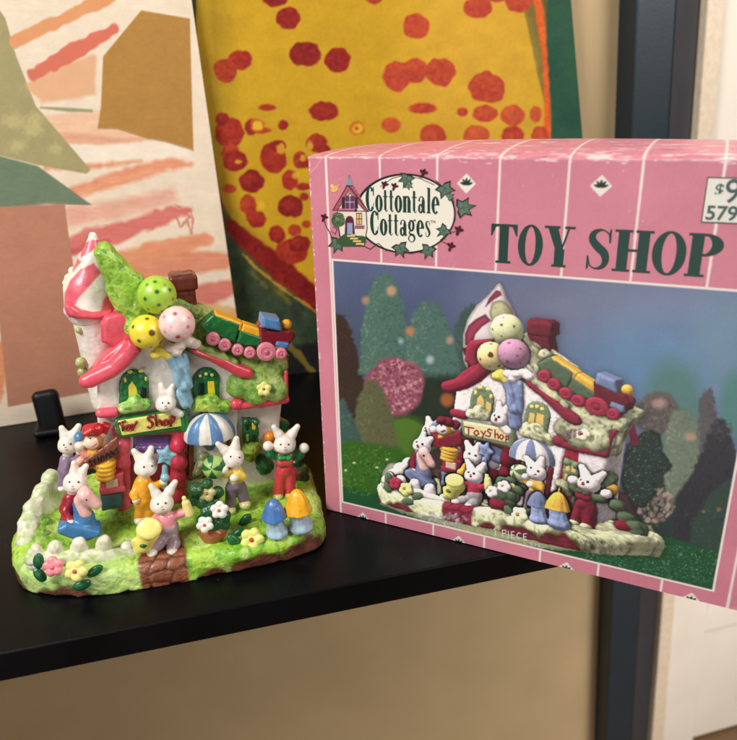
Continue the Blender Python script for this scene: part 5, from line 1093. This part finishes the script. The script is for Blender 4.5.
    Gx = {'1': [(0, -.2, 0, 1), (-.25, .1, 0, -.1)], 'P': [(0, 0, 0, 1), (0, 0, .55, 0, .6, .25, .55, .5, 0, .5)], 'I': [(0, 0, 0, 1)], 'E': [(.5, 0, 0, 0, 0, 1, .5, 1), (0, .5, .4, .5)], 'C': [(.55, .15, .3, 0, 0, .25, 0, .75, .3, 1, .55, .85)]}
    x0 = 425; 
    for ch, adv in [('1', 26), ('P', 22), ('I', 11), ('E', 21), ('C', 24), ('E', 20)]:
        for s_ in Gx[ch]:
            q = []
            for i in range(0, len(s_), 2): gx = x0+s_[i]*22; gy = 512+(x0-425)*.17+s_[i+1]*23; q += [gx, gy]
            p.line(F5(*q), .95, WHT, soft=.6)
        x0 += adv
    g = p.C.mean(-1, keepdims=True); p.C = g+(p.C-g)*.88
    # print grain, soft broad mottling
    p.C += (3.2*noise2(X, Y, 1.3)+2.2*noise2(X, Y, .7)+2.5*noise2(X, Y, 40))[..., None]
    p.A[:] = 1
    # white keyline round the photo
    U = U*1000; Z = Z*1000; e = np.minimum(np.minimum(U-PU0*1000, PU1*1000-U), np.minimum(Z-PZ0*1000, PZ1*1000-Z))
    a = np.clip((1.25-e)/.35+.5, 0, 1)[..., None]; p.C = p.C*(1-a)+np.array(WL)*a
    return p
PU0, PU1, PZ0, PZ1 = .0125, .2425, .0082, .1762
P, F, C = grid_mesh('f', BO, BU, UZ, PU0, PU1, PZ0, PZ1, .00032, paint_photo, CARD, box, off=.00012)
link('printed_photo', bl(P), F, CARD, box, C, False, 'printed photo of the lit cottage among bottle-brush trees')

# ---- oval badge
def paint_logo(X, Y, U, Z):
    p = Pic(X, Y, PK); K = fr(300, 100, 3.35)
    oc = K(352, 380)[0]
    p.ell(oc[0], oc[1], 50.5, 40, (24, 30, 30), rot=1, soft=.5); p.ell(oc[0]+.3, oc[1]+.2, 48.6, 38.2, (238, 232, 218), rot=1, soft=.5)
    p.line(K(205, 485, 235, 500, 262, 480, 290, 505), .8, (24, 30, 30), soft=.5)
    def leaf(x, y, r, rot, c=(96, 120, 104)):
        (cx, cy), = K(x, y); r = r/3.35; pts = []
        for k, (a, q) in enumerate([(0, 1.1), (22, .55), (48, .95), (75, .5), (110, .8), (150, .45), (180, .25), (210, .45), (250, .8), (285, .5), (312, .95), (338, .55)]):
            an = math.radians(a+rot); pts.append((cx+math.sin(an)*r*q, cy-math.cos(an)*r*q))
        P0 = np.array(pts); p.poly(P0+(P0-P0.mean(0))*.1, (26, 40, 38), soft=.5); p.poly(P0*.86+P0.mean(0)*.14, c, soft=.6)
        an = math.radians(rot); p.line([(cx-math.sin(an)*r*.2, cy+math.cos(an)*r*.2), (cx+math.sin(an)*r*.8, cy-math.cos(an)*r*.8)], .5, (44, 66, 56), soft=.4)
        for s_ in (48, -48): an = math.radians(rot+s_); p.line([(cx, cy), (cx+math.sin(an)*r*.7, cy-math.cos(an)*r*.7)], .4, (44, 66, 56), soft=.4)
    p.line(K(455, 270, 490, 300, 515, 340, 520, 400, 500, 440, 470, 470), .7, (60, 34, 44), soft=.5)
    p.line(K(270, 290, 310, 262, 340, 255, 400, 262, 450, 285), .7, (60, 34, 44), soft=.5); p.line(K(400, 262, 413, 245), .7, (60, 34, 44), soft=.5); p.line(K(500, 445, 525, 440), .7, (60, 34, 44), soft=.5); p.line(K(470, 470, 505, 490), .7, (60, 34, 44), soft=.5)
    p.line(K(330, 505, 370, 515, 420, 505), .7, (60, 34, 44), soft=.5); p.line(K(80, 392, 85, 420, 100, 445, 110, 470), .7, (60, 34, 44), soft=.5); p.line(K(112, 425, 124, 432, 118, 450, 106, 440), .6, (60, 34, 44), soft=.5)
    for a in [(358, 262, 32, 200), (484, 296, 38, 150), (543, 362, 42, 80), (485, 436, 30, 230), (430, 500, 32, 200), (335, 494, 34, 160), (126, 478, 34, 200)]: leaf(*a)
    leaf(362, 285, 18, 120, (120, 150, 124)); leaf(500, 325, 18, 60, (120, 150, 124))
    for x, y, r0 in [(283, 285, 12), (316, 291, 12), (413, 246, 14), (531, 438, 15), (505, 492, 14), (80, 395, 12)]:
        (cx, cy), = K(x, y)
        for a in (-60, 0, 60, 180): an = math.radians(a+20); p.ell(cx+math.sin(an)*r0*.16, cy-math.cos(an)*r0*.16, r0*.11, r0*.2, (74, 22, 36), rot=a+20, soft=.5)
    # little cottage
    p.poly(K(125, 375, 130, 430, 140, 490, 215, 490, 225, 430, 222, 375), (232, 222, 206), soft=.6); p.line(K(125, 375, 130, 430, 140, 490, 215, 490, 225, 430, 222, 375), .9, (30, 26, 30), soft=.5)
    p.poly(K(112, 368, 140, 320, 160, 286, 178, 290, 205, 330, 228, 375, 215, 372, 170, 310, 126, 366), (170, 96, 104), soft=.6)
    p.poly(K(128, 362, 166, 306, 212, 366), (222, 206, 196), soft=.6)
    for i in range(7): p.line(K(118+i*8, 362-i*11, 128+i*8, 362-i*11+4), .5, (110, 50, 60), soft=.4); p.line(K(176+i*7, 296+i*11, 184+i*6, 292+i*11), .5, (110, 50, 60), soft=.4)
    p.line(K(110, 369, 160, 284, 230, 374), .9, (60, 26, 34), soft=.5); p.line(K(126, 366, 167, 312, 214, 368), .7, (60, 26, 34), soft=.5); p.line(K(112, 369, 228, 373), .8, (60, 26, 34), soft=.5)
    p.poly(K(152, 322, 182, 322, 182, 364, 152, 364), (96, 60, 92), soft=.6); p.line(K(167, 322, 167, 364), .7, (206, 190, 196), soft=.5); p.line(K(152, 342, 182, 342), .7, (206, 190, 196), soft=.5); p.poly(K(140, 326, 151, 324, 151, 364, 140, 364), (70, 34, 60), soft=.5); p.poly(K(183, 324, 194, 328, 194, 364, 183, 364), (70, 34, 60), soft=.5)
    p.poly(K(155, 286, 162, 262, 170, 262, 176, 286), (130, 150, 170), soft=.6); p.line(K(163, 262, 165, 253), 1.6, (110, 128, 158), soft=.5); p.line(K(154, 288, 177, 288), .9, (40, 36, 50), soft=.4)
    p.poly([(K(150, 0)[0][0], K(0, 450)[0][1])]+[(K(166, 0)[0][0]-4.4*math.cos(t), K(0, 408)[0][1]-6*math.sin(t)) for t in np.linspace(0, math.pi, 8)]+[(K(184, 0)[0][0], K(0, 450)[0][1])], (96, 36, 56), soft=.6); p.poly(K(158, 412, 176, 412, 176, 450, 158, 450), (148, 160, 196), soft=.6)
    p.poly(K(188, 378, 208, 378, 208, 418, 188, 418), (96, 40, 60), soft=.5)
    for a in [(190, 381, 197, 397), (199, 381, 206, 397), (190, 400, 197, 416), (199, 400, 206, 416)]: p.poly(K(a[0], a[1], a[2], a[1], a[2], a[3], a[0], a[3]), (224, 190, 120), soft=.4)
    p.poly(K(184, 420, 216, 420, 216, 432, 184, 432), (150, 96, 110), soft=.6)
    (cx, cy), = K(128, 402); p.ell(cx, cy, 6.8, 7.6, (70, 96, 66), soft=.8, rag=.12); p.dabs(cx, cy, 6, 6.6, [(120, 146, 96), (44, 66, 50), (150, 166, 120)], 60, .7, .9); p.line(K(128, 425, 132, 455), 1.2, (96, 70, 60), soft=.5)
    p.poly(K(118, 470, 150, 448, 180, 452, 222, 458, 222, 476, 200, 490, 140, 492), (60, 88, 56), soft=.8, rag=.8, rs=2)
    for i in range(4): p.line(K(160+i*10, 455+i*9, 182+i*10, 455+i*9), 1.8, (226, 196, 130), soft=.5); p.line(K(158+i*10, 460+i*9, 182+i*10, 460+i*9), .6, (110, 70, 60), soft=.4)
    (cx, cy), = K(116, 298); p.ell(cx, cy, 4, 2.8, (232, 190, 110), rot=-35, soft=.6); p.ell(cx-2.6, cy-3, 1.8, 1.7, (236, 200, 120), soft=.5); p.line([(cx, cy), (cx+4.5, cy-4)], 1.6, (226, 170, 90), soft=.5)
    return p
a = facept(316, 262); b = facept(482, 164)
P, F, C = grid_mesh('l', BO, BU, UZ, a[0], b[0], a[1], b[1], .00022, paint_logo, CARD, box, off=.00016, mask=True)
badge = link('oval_badge', bl(P), F, CARD, box, C, False, 'cream oval badge with a tiny cottage and ivy leaves')

# ---- flat lettering cut as thin shapes on the panel
class Ink:
    def __init__(s): s.V = []; s.F = []; s.n = 0
    def quad(s, pts):
        o = len(s.V); s.V += [(x, y, s.n*2e-7) for x, y in pts]; s.F.append(tuple(range(o, o+len(pts)))); s.n += 1
    def ribbon(s, pts, ws):
        pts = [np.array(q, float) for q in pts]; n = len(pts); o = len(s.V)
        for i, q in enumerate(pts):
            t = pts[min(i+1, n-1)]-pts[max(0, i-1)]; t /= np.linalg.norm(t)+1e-9; m = np.array([-t[1], t[0]])*ws[i]/2
            s.V += [(*(q+m), s.n*2e-7), (*(q-m), s.n*2e-7)]
        for i in range(n-1): a = o+2*i; s.F.append((a, a+1, a+3, a+2))
        s.n += 1
    def ring(s, cx, cy, rx, ry, ix, iy, a0=0, a1=360, n=40):
        o = len(s.V)
        for i in range(n+1):
            t = math.radians(a0+(a1-a0)*i/n); c, d = math.cos(t), math.sin(t)
            s.V += [(cx+rx*c, cy+ry*d, s.n*2e-7), (cx+ix*c, cy+iy*d, s.n*2e-7)]
        for i in range(n): a = o+2*i; s.F.append((a, a+1, a+3, a+2))
        s.n += 1
def glyph(I, ch, x, y, w, h, st=.33, th=.06):
    """bold high-contrast serif letters; st = stem width / w"""
    q = lambda *a: I.quad([(x+a[i]*w, y+a[i+1]*h) for i in range(0, len(a), 2)])
    r = lambda pts, n=8: (lambda c: I.ribbon([(x+k[0]*w, y+k[1]*h) for k in c], [abs(k[2])*w for k in c]))(curve(pts, n))
    R = lambda cx, cy, rx, ry, ix, iy, a0=0, a1=360: I.ring(x+cx*w, y+cy*h, rx*w, ry*h, ix*w, iy*h, a0, a1)
    stem = lambda c, y0=0., y1=1., s=st: q(c-s/2, y0, c+s/2, y0, c+s/2, y1, c-s/2, y1)
    bar = lambda a, b, yy: q(a, yy, b, yy, b, yy+th, a, yy+th)
    if ch == 'T': stem(.5); bar(.02, .98, 1-th); bar(.22, .78, 0); q(.02, 1, .02, .70, .06, .70, .20, .93, .30, 1-th); q(.98, 1, .70, 1-th, .80, .93, .94, .70, .98, .70)
    elif ch == 'O': R(.5, .5, .50, .52, .21, .465)
    elif ch == 'Y': stem(.52, 0, .45); q(.08, 1, .42, 1, .67, .40, .52, .30, .37, .44); q(.78, 1, .84, 1, .62, .42, .55, .42); bar(-.02, .50, 1-th*.8); bar(.66, 1.0, 1-th*.8); bar(.28, .76, 0)
    elif ch == 'S': r([(.86, .70, .04), (.80, .88, .05), (.55, .97, .07), (.28, .90, .20), (.22, .74, .27), (.42, .57, .31), (.68, .42, .31), (.76, .24, .25), (.66, .09, .17), (.42, .03, .07), (.20, .10, .05), (.10, .32, .04)]); q(.84, .66, .90, .66, .90, 1.0, .86, 1.0, .82, .92); q(.06, .34, .12, .34, .15, .08, .10, 0, .06, 0)
    elif ch == 'H': stem(.24, s=st*.86); stem(.76, s=st*.86); bar(.2, .8, .49); bar(.0, .46, 0); bar(.54, 1., 0); bar(0, .46, 1-th); bar(.54, 1., 1-th)
    elif ch == 'P': stem(.28); bar(.02, .56, 0); bar(.02, .5, 1-th); R(.48, .74, .50, .26, .18, .205, -90, 90); bar(.3, .5, .48); bar(.3, .52, 1-th)
    # condensed lower case, h = x-height
    elif ch == 'C': R(.52, .5, .50, .52, .16, .46, 42, 318); q(.84, .64, .92, .64, .92, 1.0, .86, 1.0, .80, .9); q(.82, .08, .92, .36, .86, .34, .74, .08)
    elif ch == 'o': R(.5, .5, .54, .53, .13, .44)
    elif ch == 't': stem(.42, .12, 1.32, .42); bar(.02, .92, .90); r([(.44, .14, .30), (.54, .03, .16), (.74, .02, .1), (.92, .14, .07)])
    elif ch == 'n': stem(.24, 0, 1.0, .37); stem(.76, 0, .76, .37); r([(.30, .72, .06), (.48, .94, .12), (.66, .95, .2), (.77, .72, .33)]); bar(.0, .45, 0); bar(.55, 1., 0); bar(-.0, .3, .93)
    elif ch == 'a': stem(.68, .1, .78, .38); r([(.16, .70, .22), (.22, .92, .12), (.46, .99, .10), (.66, .90, .22), (.68, .72, .32)]); R(.36, .27, .34, .29, .08, .2, 20, 340); r([(.68, .14, .26), (.78, .04, .15), (.98, .10, .06)])
    elif ch == 'l': stem(.5, 0, 1.52, .56); bar(.05, .95, 0); bar(.05, .6, 1.47)
    elif ch == 'e': R(.5, .5, .54, .53, .13, .44, 0, 312); bar(.2, .96, .50)
    elif ch == 'g': R(.42, .66, .42, .36, .12, .26); r([(.25, .34, .12), (.16, .22, .16), (.34, .12, .26), (.70, .06, .28), (.84, -.14, .2), (.66, -.32, .1), (.34, -.34, .09), (.08, -.20, .14), (.14, -.02, .12), (.34, .08, .1)]); r([(.66, .90, .08), (.84, 1.04, .1), (.98, .94, .16)])
    elif ch == 's': r([(.80, .70, .08), (.70, .92, .09), (.46, .97, .12), (.24, .84, .24), (.36, .62, .34), (.66, .40, .36), (.76, .20, .28), (.54, .04, .13), (.28, .05, .09), (.14, .30, .07)])
def ink_object(name, I, material, parent, off):
    V = [BO-BO+BU*a+UZ*b-BN*(off+c) for a, b, c in I.V]
    return link(name, V, I.F, material, parent, None, False)
def textline(I, text, u0, z0, u1, z1, h, widths, gap, slope_h=None):
    tot = sum(widths[c] for c in text)+gap*(len(text)-1); L = u1-u0; k = L/tot; x = u0
    for c in text:
        f = (x-u0)/L; glyph(I, c, x, z0+(z1-z0)*f, widths[c]*k, h); x += (widths[c]+gap)*k
title = empty('title_lettering', (0, 0, 0)); title.parent = box
for ch, xa, xb in [('T', 489.5, 516.5), ('O', 517, 541.5), ('Y', 543, 572.5), ('S', 584, 611), ('H', 611.5, 650), ('O', 649.5, 683.5), ('P', 683, 720)]:
    I = Ink(); ym = 262+(xa-490)*.066; a = facept(xa, ym); b = facept(xb, ym+1)
    glyph(I, ch, a[0], .1808, b[0]-a[0], .0206); ink_object('letter', I, INK, title, .00020)
K = fr(300, 100, 3.35)
def inkword(word, x0, y0, x1, y1, xh, widths):
    (a, b), (c, d) = K(x0, y0, x1, y1); A = facept(a, b); B = facept(c, d); I = Ink(); textline(I, word, A[0], A[1], B[0], B[1], xh, widths, .16); return I
wd = {'C': 1.15, 'o': .86, 't': .62, 'n': 1.0, 'a': .92, 'l': .52, 'e': .84, 'g': .92, 's': .74}
def word(text, x0, y0, x1, y1, capk):
    (a, b), (c, d) = K(x0, y0, x1, y1); A = facept(a, b); B = facept(c, d); I = Ink(); gap = .10
    tot = sum(wd[q] for q in text)+gap*(len(text)-1); L = B[0]-A[0]; k = L/tot; x = A[0]
    for q in text:
        f = (x-A[0])/L; h = capk*(1.5 if q == 'C' else 1.0)
        glyph(I, q, x, A[1]+(B[1]-A[1])*f, wd[q]*k, h, th=.06); x += (wd[q]+gap)*k
    ink_object('wordmark', I, INK, badge, .00036)
word('Cottontale', 221, 371, 466, 381, .0089)
word('Cottages', 236, 450, 439, 459, .0089)

def textobj(name, body, parent, at_u, at_z, size, material, off, shear=0, bold=.0, sx=1.0):
    cu = bpy.data.curves.new(name, 'FONT'); cu.body = body; cu.size = size; cu.shear = shear; cu.offset = bold; cu.align_x = 'LEFT'
    t = bpy.data.objects.new(name, cu); COL.objects.link(t); bpy.context.view_layer.update()
    me = bpy.data.meshes.new_from_object(t.evaluated_get(bpy.context.evaluated_depsgraph_get())); bpy.data.objects.remove(t); bpy.data.curves.remove(cu)
    for v in me.vertices:
        x, y = v.co.x*sx, v.co.y; q = BU*(at_u+x)+UZ*(at_z+y)-BN*off; v.co = q
    me.materials.clear(); me.materials.append(material); o = bpy.data.objects.new(name, me); COL.objects.link(o); o.parent = parent; return o
(a, b), = K(437, 412); A = facept(a, b); textobj('trade_mark', 'TM', badge, A[0], A[1], .0022, INK, .0004)
# price label
a = facept(707, 178); PL = [a[0], .2063, .272, .2268]
pr = empty('price_label', (0, 0, 0)); pr.parent = box
def slab(name, u0, z0, u1, z1, off, material, parent):
    V = [BU*u+UZ*z-BN*o for o in (.00005, off) for (u, z) in ((u0, z0), (u1, z0), (u1, z1), (u0, z1))]
    return link(name, V, [(4, 5, 6, 7), (0, 1, 5, 4), (1, 2, 6, 5), (2, 3, 7, 6), (3, 0, 4, 7)], material, parent, None, False)
LBW = mat('label_paper', .45, color=(232, 228, 218), attr=False, mottling=.05); LBE = mat('label_border_ink', .5, color=(90, 84, 80), attr=False)
u1 = BWD-.0006
slab('label_border', PL[0], PL[1], u1, PL[3], .0003, LBE, pr); slab('label_face', PL[0]+.0006, PL[1]+.0006, u1-.0, PL[3]-.0006, .0004, LBW, pr)
textobj('price', '$', pr, PL[0]+.0038, PL[1]+.0124, .0076, INKG, .0005, bold=.0001)
textobj('price', '9', pr, PL[0]+.0078, PL[1]+.0094, .0150, INKG, .0005, bold=.0001, sx=.92)
textobj('price', '579-', pr, PL[0]+.0014, PL[1]+.0016, .0090, INKG, .0005, shear=.0, bold=.0002, sx=1.0)
